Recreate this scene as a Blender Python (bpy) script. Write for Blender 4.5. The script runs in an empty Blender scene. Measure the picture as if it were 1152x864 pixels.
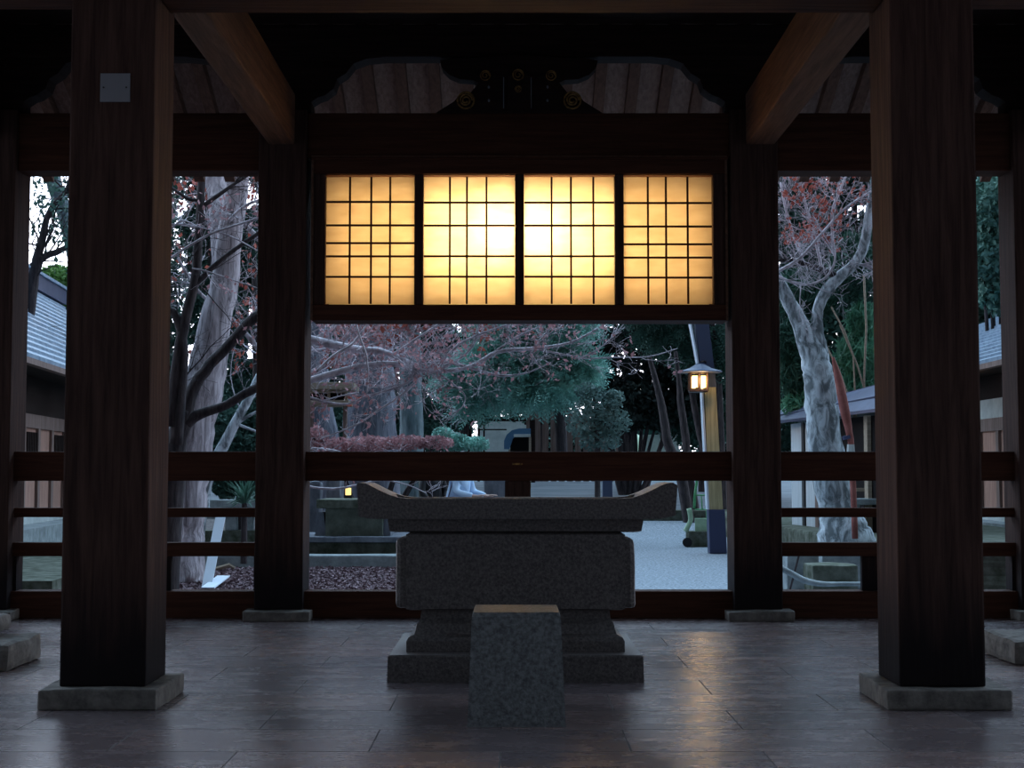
import bpy, bmesh, math, random
import numpy as np
from mathutils import Vector, Matrix
C = bpy.context.scene.collection
PI = math.pi
# ------------------------------------------------------------------ camera
F = 1640.0
PITCH = math.atan(98.0 / F)
EYE = 1.3
cd = bpy.data.cameras.new('camera')
cd.sensor_width = 36.0
cd.lens = F * 36.0 / 1152.0
cd.clip_end = 600
cam = bpy.data.objects.new('camera', cd); C.objects.link(cam)
cam.location = (0, 0, EYE)
cam.rotation_euler = (PI/2 + PITCH, 0, 0)
bpy.context.scene.camera = cam
# ------------------------------------------------------------------ world
sc = bpy.context.scene
w = bpy.data.worlds.new('dusk_sky'); sc.world = w; w.use_nodes = True
nt = w.node_tree; nt.nodes.clear()
o_ = nt.nodes.new('ShaderNodeOutputWorld'); bg = nt.nodes.new('ShaderNodeBackground')
tc = nt.nodes.new('ShaderNodeTexCoord'); sp = nt.nodes.new('ShaderNodeSeparateXYZ')
nt.links.new(tc.outputs['Generated'], sp.inputs[0])
r1 = nt.nodes.new('ShaderNodeMapRange'); r1.interpolation_type = 'SMOOTHSTEP'
r1.inputs['From Min'].default_value = -0.5; r1.inputs['From Max'].default_value = 0.2
r1.inputs['To Min'].default_value = 0.13; r1.inputs['To Max'].default_value = 4.0
nt.links.new(sp.outputs['Y'], r1.inputs['Value'])
cr = nt.nodes.new('ShaderNodeValToRGB')
cr.color_ramp.elements[0].position = 0.0; cr.color_ramp.elements[0].color = (0.95, 0.90, 1.0, 1)
cr.color_ramp.elements[1].position = 0.55; cr.color_ramp.elements[1].color = (0.50, 0.74, 1.0, 1)
nt.links.new(sp.outputs['Z'], cr.inputs[0])
nt.links.new(cr.outputs[0], bg.inputs['Color']); nt.links.new(r1.outputs[0], bg.inputs['Strength'])
nt.links.new(bg.outputs[0], o_.inputs['Surface'])
vs = sc.view_settings
vs.view_transform = 'Standard'; vs.look = 'None'; vs.exposure = 0.0; vs.gamma = 1.0; vs.use_curve_mapping = False
SHOJI_W = 50.0       # lamp power behind the paper screens
LANTERN_W = 60.0

# ------------------------------------------------------------------ helpers
rnd = random.Random(7)
rng = np.random.default_rng(5)

def at(px, py, Y):
    """point of the world at distance Y whose image lies at (px, py)"""
    u = (px - 576.0) / F; v = (432.0 - py) / F
    d = Vector((u, math.cos(PITCH) - v*math.sin(PITCH), math.sin(PITCH) + v*math.cos(PITCH)))
    k = Y / d.y
    return Vector((d.x*k, Y, EYE + d.z*k))

def Z(py, Y): return at(576, py, Y).z
def X(px, Y): return (px-576)/F*Y

def hexc(r, g, b):
    f = lambda c: (c/255/12.92) if c/255 <= 0.04045 else ((c/255+0.055)/1.055)**2.4
    return (f(r), f(g), f(b), 1)

def tag(o, label=None, cat=None, group=None, kind=None):
    if label: o['label'] = label
    if cat: o['category'] = cat
    if group: o['group'] = group
    if kind: o['kind'] = kind
    return o

class MB:
    def __init__(s): s.v = []; s.f = []
    def add(s, vs_, fs):
        n = len(s.v); s.v += [tuple(p) for p in vs_]; s.f += [tuple(i+n for i in f) for f in fs]; return s
    def box(s, x0, x1, y0, y1, z0, z1, b=0.0):
        if b <= 0:
            vs_ = [(x, y, z) for z in (z0, z1) for y in (y0, y1) for x in (x0, x1)]
            return s.add(vs_, [(0,2,3,1),(4,5,7,6),(0,1,5,4),(2,6,7,3),(0,4,6,2),(1,3,7,5)])
        # chamfered along vertical and horizontal edges
        bm = bmesh.new()
        r = bmesh.ops.create_cube(bm, size=1)
        for v in bm.verts:
            v.co = Vector(((x0+x1)/2 + v.co.x*(x1-x0), (y0+y1)/2 + v.co.y*(y1-y0), (z0+z1)/2 + v.co.z*(z1-z0)))
        bmesh.ops.bevel(bm, geom=bm.edges[:], offset=b, segments=2, affect='EDGES', profile=0.6)
        return s.bm(bm)
    def bm(s, bm, M=None):
        bm.verts.index_update()
        vs_ = [(M @ v.co) if M else v.co.copy() for v in bm.verts]
        fs = [[v.index for v in f.verts] for f in bm.faces]
        bm.free(); return s.add(vs_, fs)
    def prism(s, prof, axis, a0, a1):
        """prof: 2-D outline, extruded along axis from a0 to a1 ('x': prof=(y,z); 'y': prof=(x,z); 'z': prof=(x,y))"""
        n = len(prof)
        def P(p, a):
            return (a, p[0], p[1]) if axis == 'x' else ((p[0], a, p[1]) if axis == 'y' else (p[0], p[1], a))
        vs_ = [P(p, a0) for p in prof] + [P(p, a1) for p in prof]
        fs = [tuple(range(n)), tuple(range(2*n-1, n-1, -1))] + [(i, n+i, n+(i+1) % n, (i+1) % n) for i in range(n)]
        return s.add(vs_, fs)
    def tube(s, pts, rad, n=6, cap=True):
        pts = [Vector(p) for p in pts]
        if not hasattr(rad, '__len__'): rad = [rad]*len(pts)
        vs_ = []; fs = []
        prev = None
        for i, p in enumerate(pts):
            t = (pts[min(i+1, len(pts)-1)] - pts[max(i-1, 0)])
            if t.length < 1e-9: t = Vector((0, 0, 1))
            t.normalize()
            if prev is None:
                a = t.orthogonal().normalized()
            else:
                a = prev - t*prev.dot(t)
                if a.length < 1e-6: a = t.orthogonal()
                a.normalize()
            prev = a; b = t.cross(a)
            for k in range(n):
                q = 2*PI*k/n
                vs_.append(p + (a*math.cos(q) + b*math.sin(q))*rad[i])
        for i in range(len(pts)-1):
            for k in range(n):
                fs.append((i*n+k, i*n+(k+1) % n, (i+1)*n+(k+1) % n, (i+1)*n+k))
        if cap:
            fs.append(tuple(range(n-1, -1, -1))); fs.append(tuple(range((len(pts)-1)*n, len(pts)*n)))
        return s.add(vs_, fs)
    def lathe(s, prof, cx, cy, n=16):
        vs_ = []; fs = []
        for (r, z) in prof:
            for k in range(n):
                q = 2*PI*(k+0.5)/n
                vs_.append((cx + r*math.cos(q), cy + r*math.sin(q), z))
        for i in range(len(prof)-1):
            for k in range(n):
                fs.append((i*n+k, i*n+(k+1) % n, (i+1)*n+(k+1) % n, (i+1)*n+k))
        fs.append(tuple(range(n-1, -1, -1))); fs.append(tuple(range((len(prof)-1)*n, len(prof)*n)))
        return s.add(vs_, fs)
    def rough(s, x0, x1, y0, y1, z0, z1, amp=0.02, cuts=5, seed=1, b=0.03, flatbottom=True):
        bm = bmesh.new(); bmesh.ops.create_cube(bm, size=1)
        for v in bm.verts:
            v.co = Vector(((x0+x1)/2 + v.co.x*(x1-x0), (y0+y1)/2 + v.co.y*(y1-y0), (z0+z1)/2 + v.co.z*(z1-z0)))
        bmesh.ops.bevel(bm, geom=bm.edges[:], offset=b, segments=2, affect='EDGES', profile=0.6)
        bmesh.ops.subdivide_edges(bm, edges=bm.edges[:], cuts=cuts, use_grid_fill=True)
        r = random.Random(seed)
        from mathutils import noise
        for v in bm.verts:
            nz = noise.noise_vector(v.co*4 + Vector((seed*3.1, 0, 0)))*amp
            if flatbottom and v.co.z < z0 + 0.01: nz.z = 0
            v.co += nz
        return s.bm(bm)
    def build(s, name, mat, parent=None, smooth=False, loc=None):
        V = np.array(s.v, dtype=float)
        if parent is not None: org = PL[parent.name]
        elif loc is not None: org = np.array(loc, float)
        else: org = np.array([(V[:,0].min()+V[:,0].max())/2, (V[:,1].min()+V[:,1].max())/2, V[:,2].min()])
        me = bpy.data.meshes.new(name)
        me.from_pydata((V-org).tolist(), [], s.f)
        bm = bmesh.new(); bm.from_mesh(me)
        bmesh.ops.recalc_face_normals(bm, faces=bm.faces[:]); bm.to_mesh(me); bm.free()
        me.materials.append(mat)
        if smooth:
            me.polygons.foreach_set('use_smooth', [True]*len(me.polygons))
        o = bpy.data.objects.new(name, me); C.objects.link(o)
        if parent is not None: o.parent = parent
        else: o.location = org
        PL[o.name] = org
        return o

PL = {}
def empty(name, loc):
    o = bpy.data.objects.new(name, None); C.objects.link(o); o.location = loc
    o.empty_display_size = 0.1
    PL[o.name] = np.array(loc, float); return o

def copy_tree(o, parent=None):
    c = o.copy(); C.objects.link(c)
    if parent: c.parent = parent; c.matrix_parent_inverse = Matrix()
    for ch in list(o.children): copy_tree(ch, c)
    return c

# ---- materials
def mat(name, col, rough=0.8, spec=0.3, metal=0.0):
    m = bpy.data.materials.new(name); m.use_nodes = True
    b = m.node_tree.nodes['Principled BSDF']
    b.inputs['Base Color'].default_value = col; b.inputs['Roughness'].default_value = rough
    b.inputs['Specular IOR Level'].default_value = spec; b.inputs['Metallic'].default_value = metal
    return m, m.node_tree, b

def noisy(name, c1, c2, scale=(1,1,1), nscale=4.0, rough=0.8, spec=0.25, bump=0.2, detail=6, dist=0.0, c3=None, metal=0.0, coords='Object', ramp=(0.35, 0.65)):
    m, nt, b = mat(name, c1, rough, spec, metal)
    tc = nt.nodes.new('ShaderNodeTexCoord'); mp = nt.nodes.new('ShaderNodeMapping')
    mp.inputs['Scale'].default_value = scale
    geo = nt.nodes.new('ShaderNodeNewGeometry')
    src = geo.outputs['Position'] if coords == 'World' else tc.outputs[coords]
    nt.links.new(src, mp.inputs[0])
    n = nt.nodes.new('ShaderNodeTexNoise'); n.inputs['Scale'].default_value = nscale
    n.inputs['Detail'].default_value = detail; n.inputs['Distortion'].default_value = dist; n.inputs['Roughness'].default_value = 0.65
    nt.links.new(mp.outputs[0], n.inputs['Vector'])
    r = nt.nodes.new('ShaderNodeValToRGB')
    r.color_ramp.elements[0].position = ramp[0]; r.color_ramp.elements[0].color = c1
    r.color_ramp.elements[1].position = ramp[1]; r.color_ramp.elements[1].color = c2
    if c3:
        e = r.color_ramp.elements.new((ramp[1]+1)/2); e.color = c3
    nt.links.new(n.outputs['Fac'], r.inputs[0]); nt.links.new(r.outputs[0], b.inputs['Base Color'])
    if bump:
        bp = nt.nodes.new('ShaderNodeBump'); bp.inputs['Strength'].default_value = bump; bp.inputs['Distance'].default_value = 0.02
        nt.links.new(n.outputs['Fac'], bp.inputs['Height']); nt.links.new(bp.outputs[0], b.inputs['Normal'])
    return m

def wood(name, axis, c1, c2, rough=0.6, dark_foot=None):
    sc_ = {'x': (0.5, 9, 9), 'y': (9, 0.5, 9), 'z': (9, 9, 0.5)}[axis]
    m = noisy(name, c1, c2, sc_, 3.0, max(rough, 0.72), 0.10, 0.25, 8, 0.4, coords='World')
    if dark_foot is not None:      # colour darkens towards the foot of the posts, with a ragged upper edge
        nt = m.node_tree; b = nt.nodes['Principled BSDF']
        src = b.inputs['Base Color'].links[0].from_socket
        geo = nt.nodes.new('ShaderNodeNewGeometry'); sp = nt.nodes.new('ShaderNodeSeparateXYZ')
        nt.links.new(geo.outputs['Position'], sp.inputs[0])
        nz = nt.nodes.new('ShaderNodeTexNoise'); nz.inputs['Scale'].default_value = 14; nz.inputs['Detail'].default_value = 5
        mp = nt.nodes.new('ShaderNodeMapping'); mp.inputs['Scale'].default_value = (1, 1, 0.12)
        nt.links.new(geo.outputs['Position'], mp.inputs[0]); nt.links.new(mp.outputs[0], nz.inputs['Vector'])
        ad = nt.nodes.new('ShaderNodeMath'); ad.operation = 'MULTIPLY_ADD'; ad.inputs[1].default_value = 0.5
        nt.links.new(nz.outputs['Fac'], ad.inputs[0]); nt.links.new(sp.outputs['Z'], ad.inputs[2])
        mr = nt.nodes.new('ShaderNodeMapRange'); mr.inputs['From Min'].default_value = dark_foot; mr.inputs['From Max'].default_value = dark_foot+0.5
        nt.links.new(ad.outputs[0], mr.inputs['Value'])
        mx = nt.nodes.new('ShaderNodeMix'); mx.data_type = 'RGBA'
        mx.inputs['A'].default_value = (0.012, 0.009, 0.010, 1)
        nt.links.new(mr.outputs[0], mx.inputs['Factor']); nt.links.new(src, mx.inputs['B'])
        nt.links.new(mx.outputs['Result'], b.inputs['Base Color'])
    return m

def emit(name, col, strength):
    m = bpy.data.materials.new(name); m.use_nodes = True; nt = m.node_tree; nt.nodes.clear()
    e = nt.nodes.new('ShaderNodeEmission'); o = nt.nodes.new('ShaderNodeOutputMaterial')
    e.inputs[0].default_value = col; e.inputs[1].default_value = strength
    nt.links.new(e.outputs[0], o.inputs[0]); return m

W1 = (0.030, 0.0165, 0.0135, 1); W2 = (0.076, 0.042, 0.033, 1)
M = {}
M['wz'] = wood('cedar_upright', 'z', W1, W2, 0.55, dark_foot=0.55)
M['wx'] = wood('cedar_cross', 'x', (0.045, 0.017, 0.011, 1), (0.085, 0.034, 0.020, 1), 0.55)
M['wy'] = wood('cedar_beam', 'y', (0.085, 0.048, 0.034, 1), (0.165, 0.092, 0.062, 1), 0.6)
M['roofwood'] = wood('eave_board', 'y', (0.20, 0.12, 0.095, 1), (0.34, 0.22, 0.18, 1), 0.75)
M['rafter'] = wood('rafter_wood', 'y', (0.09, 0.045, 0.032, 1), (0.16, 0.085, 0.06, 1), 0.75)
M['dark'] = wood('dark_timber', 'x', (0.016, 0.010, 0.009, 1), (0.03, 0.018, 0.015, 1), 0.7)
M['stone'] = noisy('basin_granite', (0.034, 0.030, 0.030, 1), (0.145, 0.130, 0.125, 1), (1,1,1), 60, 0.42, 0.7, 0.3, 4, coords='World')
M['step'] = noisy('step_granite', (0.045, 0.05, 0.053, 1), (0.17, 0.185, 0.19, 1), (1,1,1), 45, 0.45, 0.6, 0.4, 5, coords='World')
M['plinth'] = noisy('plinth_stone', (0.09, 0.085, 0.078, 1), (0.22, 0.205, 0.185, 1), (1,1,1), 12, 0.8, 0.2, 0.5, 8, coords='World')
M['moss'] = noisy('mossy_stone', (0.045, 0.055, 0.035, 1), (0.17, 0.18, 0.15, 1), (1,1,1), 5, 0.9, 0.1, 0.5, 8, coords='World')
M['kerb'] = noisy('kerb_stone', (0.20, 0.23, 0.235, 1), (0.36, 0.40, 0.41, 1), (1,1,1), 6, 0.9, 0.1, 0.4, 8, coords='World')
M['monument'] = noisy('blue_grey_stone', (0.12, 0.13, 0.155, 1), (0.24, 0.255, 0.29, 1), (1,1,0.5), 5, 0.85, 0.2, 0.5, 8, coords='World')
M['gravel'] = noisy('pale_gravel', (0.10, 0.115, 0.135, 1), (0.38, 0.42, 0.46, 1), (1,1,1), 26, 0.95, 0.1, 0.6, 8, coords='World')
M['earth'] = noisy('damp_earth', (0.05, 0.045, 0.045, 1), (0.14, 0.125, 0.125, 1), (1,1,1), 12, 0.95, 0.1, 0.6, 8, coords='World')
M['road'] = noisy('grey_road', (0.10, 0.12, 0.135, 1), (0.17, 0.19, 0.21, 1), (0.25,1,1), 2.5, 0.9, 0.2, 0.2, 5, coords='World')
M['bark_dark'] = noisy('dark_bark', (0.018, 0.015, 0.018, 1), (0.075, 0.06, 0.062, 1), (6,6,1.2), 3, 0.85, 0.3, 0.8, 8, coords='World')
M['bark_grey'] = noisy('grey_shaggy_bark', (0.13, 0.11, 0.12, 1), (0.56, 0.50, 0.53, 1), (9,9,0.9), 1.6, 0.9, 0.15, 1.0, 9, 0.8, coords='World')
M['bark_blue'] = noisy('bluish_cedar_bark', (0.085, 0.09, 0.12, 1), (0.25, 0.26, 0.31, 1), (8,8,0.7), 1.5, 0.9, 0.15, 1.0, 9, 0.5, coords='World')
M['bark_pale'] = noisy('pale_mottled_bark', (0.13, 0.15, 0.16, 1), (0.58, 0.64, 0.68, 1), (1,1,0.45), 7, 0.85, 0.2, 0.9, 9, 0.9, coords='World', ramp=(0.42, 0.60))
M['bark_green'] = noisy('green_grey_bark', (0.08, 0.11, 0.12, 1), (0.20, 0.26, 0.28, 1), (5,5,1), 2, 0.9, 0.15, 0.8, 8, coords='World')
M['twig'] = noisy('silver_twig', (0.24, 0.21, 0.23, 1), (0.66, 0.60, 0.66, 1), (1,1,1), 7, 0.6, 0.4, 0.2, 4, coords='World')

def leafmat(name, c1, c2, trans=0.25, nscale=1.6):
    m = noisy(name, c1, c2, (1,1,1), nscale, 0.6, 0.3, 0.0, 8, coords='World')
    nt = m.node_tree; b = nt.nodes['Principled BSDF']
    out = nt.nodes['Material Output']
    t = nt.nodes.new('ShaderNodeBsdfTranslucent'); mx = nt.nodes.new('ShaderNodeMixShader')
    nt.links.new(b.inputs['Base Color'].links[0].from_socket, t.inputs[0])
    mx.inputs[0].default_value = trans
    nt.links.new(b.outputs[0], mx.inputs[1]); nt.links.new(t.outputs[0], mx.inputs[2]); nt.links.new(mx.outputs[0], out.inputs[0])
    return m
M['leaf_teal'] = leafmat('blue_green_needles', (0.10, 0.26, 0.22, 1), (0.36, 0.66, 0.57, 1), 0.2, 2.2)
M['leaf_dark'] = leafmat('deep_green_leaves', (0.022, 0.062, 0.050, 1), (0.085, 0.18, 0.145, 1), 0.15)
M['leaf_black'] = leafmat('evergreen_shadow_leaves', (0.010, 0.016, 0.015, 1), (0.028, 0.045, 0.038, 1), 0.1)
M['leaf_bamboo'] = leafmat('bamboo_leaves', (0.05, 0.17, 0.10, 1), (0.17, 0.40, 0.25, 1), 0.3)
M['leaf_bright'] = leafmat('fresh_green_leaves', (0.06, 0.14, 0.03, 1), (0.16, 0.30, 0.09, 1), 0.5)
M['leaf_red'] = leafmat('rust_red_maple_leaves', (0.20, 0.045, 0.035, 1), (0.48, 0.13, 0.09, 1), 0.3, 3)
M['leaf_pink'] = leafmat('faded_red_leaves', (0.22, 0.11, 0.12, 1), (0.52, 0.27, 0.28, 1), 0.3, 3)
M['litter'] = noisy('fallen_leaf', (0.055, 0.032, 0.035, 1), (0.33, 0.24, 0.26, 1), (1,1,1), 22, 0.9, 0.1, 0, 4, coords='World')
M['tile'] = noisy('blue_grey_roof_tile', (0.13, 0.19, 0.26, 1), (0.26, 0.34, 0.43, 1), (1,1,1), 6, 0.45, 0.5, 0.2, 5, coords='World')
M['shedroof'] = noisy('slate_blue_sheet', (0.025, 0.032, 0.07, 1), (0.045, 0.055, 0.105, 1), (1,1,1), 3, 0.55, 0.4, 0.1, 4, coords='World')
M['oldwood'] = wood('weathered_wall_wood', 'z', (0.15, 0.105, 0.09, 1), (0.28, 0.20, 0.175, 1), 0.8)
M['doorwood'] = wood('reddish_door_wood', 'z', (0.30, 0.17, 0.13, 1), (0.48, 0.28, 0.22, 1), 0.7)
M['palewood'] = wood('pale_new_wood', 'z', (0.34, 0.29, 0.16, 1), (0.56, 0.48, 0.28, 1), 0.6)
M['tan'] = wood('tan_board', 'x', (0.28, 0.22, 0.16, 1), (0.42, 0.34, 0.26, 1), 0.8)
M['plaster'] = noisy('pale_plaster', (0.42, 0.45, 0.44, 1), (0.55, 0.58, 0.56, 1), (1,1,1), 3, 0.9, 0.1, 0.05, 4, coords='World')
M['panelwhite'] = noisy('pale_blue_panel', (0.50, 0.56, 0.60, 1), (0.64, 0.70, 0.74, 1), (6,6,0.4), 3, 0.7, 0.2, 0.05, 4, coords='World')
M['navy'] = mat('navy_metal', (0.035, 0.045, 0.11, 1), 0.45, 0.5)[0]
M['slate'] = mat('slate_blue_metal', (0.05, 0.065, 0.12, 1), 0.5, 0.5)[0]
M['black'] = mat('blackened_metal', (0.012, 0.012, 0.014, 1), 0.5, 0.4)[0]
M['copper'] = mat('dark_copper', (0.05, 0.03, 0.025, 1), 0.4, 0.5, 0.6)[0]
M['gold'] = noisy('gilded_relief', (0.10, 0.055, 0.02, 1), (0.45, 0.26, 0.08, 1), (1,1,1), 30, 0.45, 0.5, 0.1, 3, metal=0.5)
M['greymetal'] = mat('dull_grey_metal', (0.20, 0.215, 0.24, 1), 0.5, 0.4, 0.2)[0]
M['greenpaint'] = noisy('green_paint', (0.07, 0.34, 0.13, 1), (0.18, 0.50, 0.24, 1), (1,1,1), 8, 0.5, 0.4, 0.05, 4, coords='World')
M['palegreen'] = noisy('pale_green_paint', (0.36, 0.56, 0.36, 1), (0.48, 0.66, 0.46, 1), (1,1,1), 8, 0.5, 0.4, 0.05, 4, coords='World')
M['white'] = mat('white_paint', (0.62, 0.68, 0.76, 1), 0.6, 0.3)[0]
M['rust'] = noisy('rust_red_wrap', (0.22, 0.07, 0.06, 1), (0.36, 0.13, 0.11, 1), (1,1,1), 6, 0.8, 0.2, 0.2, 5, coords='World')
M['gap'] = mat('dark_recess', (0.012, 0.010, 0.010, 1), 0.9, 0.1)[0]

# floor: worn stone slabs, gently polished
def floor_mat():
    m, nt, b = mat('slab_floor', (0.1, 0.1, 0.1, 1), 0.35, 0.9)
    geo = nt.nodes.new('ShaderNodeNewGeometry')
    br = nt.nodes.new('ShaderNodeTexBrick')
    br.offset = 0.5; br.inputs['Scale'].default_value = 1.0
    br.inputs['Brick Width'].default_value = 1.22; br.inputs['Row Height'].default_value = 0.58
    br.inputs['Mortar Size'].default_value = 0.0045; br.inputs['Mortar Smooth'].default_value = 0.3
    br.inputs['Color1'].default_value = (0.10, 0.082, 0.088, 1); br.inputs['Color2'].default_value = (0.19, 0.14, 0.135, 1)
    br.inputs['Mortar'].default_value = (0.02, 0.018, 0.02, 1)
    mp = nt.nodes.new('ShaderNodeMapping'); mp.inputs['Location'].default_value = (0.055, 0.1, 0)
    nt.links.new(geo.outputs['Position'], mp.inputs[0]); nt.links.new(mp.outputs[0], br.inputs['Vector'])
    n = nt.nodes.new('ShaderNodeTexNoise'); n.inputs['Scale'].default_value = 3.0; n.inputs['Detail'].default_value = 8; n.inputs['Roughness'].default_value = 0.7
    mp2 = nt.nodes.new('ShaderNodeMapping'); mp2.inputs['Scale'].default_value = (0.8, 2.2, 1)
    nt.links.new(geo.outputs['Position'], mp2.inputs[0]); nt.links.new(mp2.outputs[0], n.inputs['Vector'])
    mx = nt.nodes.new('ShaderNodeMix'); mx.data_type = 'RGBA'; mx.blend_type = 'MULTIPLY'; mx.inputs['Factor'].default_value = 0.6
    nt.links.new(br.outputs['Color'], mx.inputs['A']); nt.links.new(n.outputs['Color'], mx.inputs['B'])
    r = nt.nodes.new('ShaderNodeValToRGB'); r.color_ramp.elements[0].position = 0.3; r.color_ramp.elements[0].color = (0.55,0.55,0.55,1)
    r.color_ramp.elements[1].position = 0.7; r.color_ramp.elements[1].color = (1.25,1.2,1.2,1)
    nt.links.new(n.outputs['Fac'], r.inputs[0]); nt.links.new(r.outputs[0], mx.inputs['B'])
    nt.links.new(mx.outputs['Result'], b.inputs['Base Color'])
    rr = nt.nodes.new('ShaderNodeMapRange'); rr.inputs['To Min'].default_value = 0.15; rr.inputs['To Max'].default_value = 0.38
    nt.links.new(n.outputs['Fac'], rr.inputs['Value']); mr2 = nt.nodes.new('ShaderNodeMath'); mr2.operation = 'MULTIPLY_ADD'; mr2.inputs[1].default_value = 0.7; mr2.use_clamp = True
    nt.links.new(br.outputs['Fac'], mr2.inputs[0]); nt.links.new(rr.outputs[0], mr2.inputs[2]); nt.links.new(mr2.outputs[0], b.inputs['Roughness'])
    n2 = nt.nodes.new('ShaderNodeTexNoise'); n2.inputs['Scale'].default_value = 22; n2.inputs['Detail'].default_value = 4
    nt.links.new(mp2.outputs[0], n2.inputs['Vector'])
    ad = nt.nodes.new('ShaderNodeMath'); ad.operation = 'MULTIPLY_ADD'; ad.inputs[1].default_value = 0.22
    nt.links.new(n2.outputs['Fac'], ad.inputs[0])
    iv = nt.nodes.new('ShaderNodeMath'); iv.operation = 'MULTIPLY_ADD'; iv.inputs[1].default_value = -1.0; iv.inputs[2].default_value = 1.0
    nt.links.new(br.outputs['Fac'], iv.inputs[0]); nt.links.new(iv.outputs[0], ad.inputs[2])
    bp = nt.nodes.new('ShaderNodeBump'); bp.inputs['Strength'].default_value = 0.35; bp.inputs['Distance'].default_value = 0.006
    nt.links.new(ad.outputs[0], bp.inputs['Height']); nt.links.new(bp.outputs[0], b.inputs['Normal'])
    return m
M['floor'] = floor_mat()

# shoji paper: lets the lamps behind it glow through
def paper():
    m = bpy.data.materials.new('shoji_paper'); m.use_nodes = True; nt = m.node_tree; nt.nodes.clear()
    t = nt.nodes.new('ShaderNodeBsdfTranslucent'); t.inputs[0].default_value = (0.85, 0.80, 0.70, 1)
    d = nt.nodes.new('ShaderNodeBsdfDiffuse'); d.inputs[0].default_value = (0.75, 0.70, 0.60, 1)
    n = nt.nodes.new('ShaderNodeTexNoise'); n.inputs['Scale'].default_value = 5; n.inputs['Detail'].default_value = 5
    geo = nt.nodes.new('ShaderNodeNewGeometry'); mp = nt.nodes.new('ShaderNodeMapping'); mp.inputs['Scale'].default_value = (1, 1, 3)
    nt.links.new(geo.outputs['Position'], mp.inputs[0]); nt.links.new(mp.outputs[0], n.inputs['Vector'])
    r = nt.nodes.new('ShaderNodeValToRGB'); r.color_ramp.elements[0].position = 0.3; r.color_ramp.elements[0].color = (0.78, 0.72, 0.62, 1)
    r.color_ramp.elements[1].position = 0.7; r.color_ramp.elements[1].color = (0.90, 0.86, 0.78, 1)
    nt.links.new(n.outputs['Fac'], r.inputs[0]); nt.links.new(r.outputs[0], t.inputs[0])
    mx = nt.nodes.new('ShaderNodeMixShader'); mx.inputs[0].default_value = 0.35
    o = nt.nodes.new('ShaderNodeOutputMaterial')
    nt.links.new(t.outputs[0], mx.inputs[1]); nt.links.new(d.outputs[0], mx.inputs[2]); nt.links.new(mx.outputs[0], o.inputs[0])
    return m
M['paper'] = paper()

# ================================================================== SETTING
BY = 12.88          # front face of the rear posts
FY = 8.12           # front face of the front posts
XC = 0.05
def grid(x0, x1, y0, y1, z):
    return MB().box(x0, x1, y0, y1, z-0.1, z)
tag(MB().box(-6.6, 6.7, 3.6, 13.55, -0.30, 0.0).build('floor', M['floor']), kind='structure')
tag(MB().box(-60, 60, -25, 150, -0.42, -0.30).build('ground_base', M['earth']), kind='structure')
def gz(Y):
    return -0.119 if Y < 30 else (-0.119 + (Y-30)/5*0.289 if Y < 35 else (0.2 + (Y-35)/10.2*0.77 if Y < 45.2 else 0.972))
tag(MB().prism([(13.56, -0.299), (13.56, -0.12), (30, -0.12), (35, 0.17), (35, -0.299)], 'x', -0.6, 4.5).build('gravel_court', M['gravel']), kind='structure')
tag(MB().prism([(13.56, -0.299), (13.56, -0.13), (30, -0.13), (35, 0.16), (35, -0.299)], 'x', -14, -0.61).build('planted_ground_left', M['earth']), kind='structure')
tag(MB().box(4.51, 16, 13.56, 17.2, -0.299, -0.13).build('planted_ground_right', M['earth']), kind='structure')
tag(MB().prism([(35.5, -0.299), (35.5, 0.2), (45.2, 0.97), (130, 0.97), (130, -0.299)], 'x', -40, 40).build('road_surface', M['road']), kind='structure')
tag(MB().box(-14, 14, 35.01, 35.49, -0.299, 0.24, 0.02).build('trim_1', M['kerb']), kind='structure')
# roof: two slopes (boards above rafters)
EZ, EY_, RZ, RY = 4.36, 15.3, 6.66, 10.3
sl = (RZ-EZ)/(EY_-RY)
FEY = 5.3
def roof_z(y): return EZ + (EY_-y)*sl if y >= RY else EZ + (y-FEY)*sl
ceil = MB()
ceil.prism([(EY_+0.06, EZ+0.13), (RY, RZ+0.16), (RY, RZ+0.28), (EY_+0.06, EZ+0.27)], 'x', -7.4, 7.5)
ceil.prism([(FEY, EZ+0.10), (RY, RZ+0.16), (RY, RZ+0.28), (FEY, EZ+0.24)], 'x', -7.4, 7.5)
tag(ceil.build('ceiling', M['roofwood']), kind='structure')
for k in range(46):
    x = -7.2 + k*0.32
    r = MB().prism([(EY_, EZ), (RY, RZ+0.02), (RY, RZ+0.14), (EY_, EZ+0.12)], 'x', x, x+0.105)
    tag(r.build('rafter', M['rafter']), 'brown rafter under the rear eave boards, one of an even row', 'rafter', 'rafters under the rear eave')
tag(MB().box(-7.3, 7.4, EY_-0.03, EY_+0.05, EZ+0.12, EZ+0.24).build('trim_2', M['rafter']), kind='structure')
# gable boarding above the side beams
for s, nm in ((-1, 'wall_left'), (1, 'wall_right')):
    x = s*4.68 + XC
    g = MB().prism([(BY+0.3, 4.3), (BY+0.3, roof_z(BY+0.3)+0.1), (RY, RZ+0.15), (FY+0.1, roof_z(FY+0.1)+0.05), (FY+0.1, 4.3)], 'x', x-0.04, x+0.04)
    tag(g.build(nm, M['dark']), kind='structure')

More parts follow.
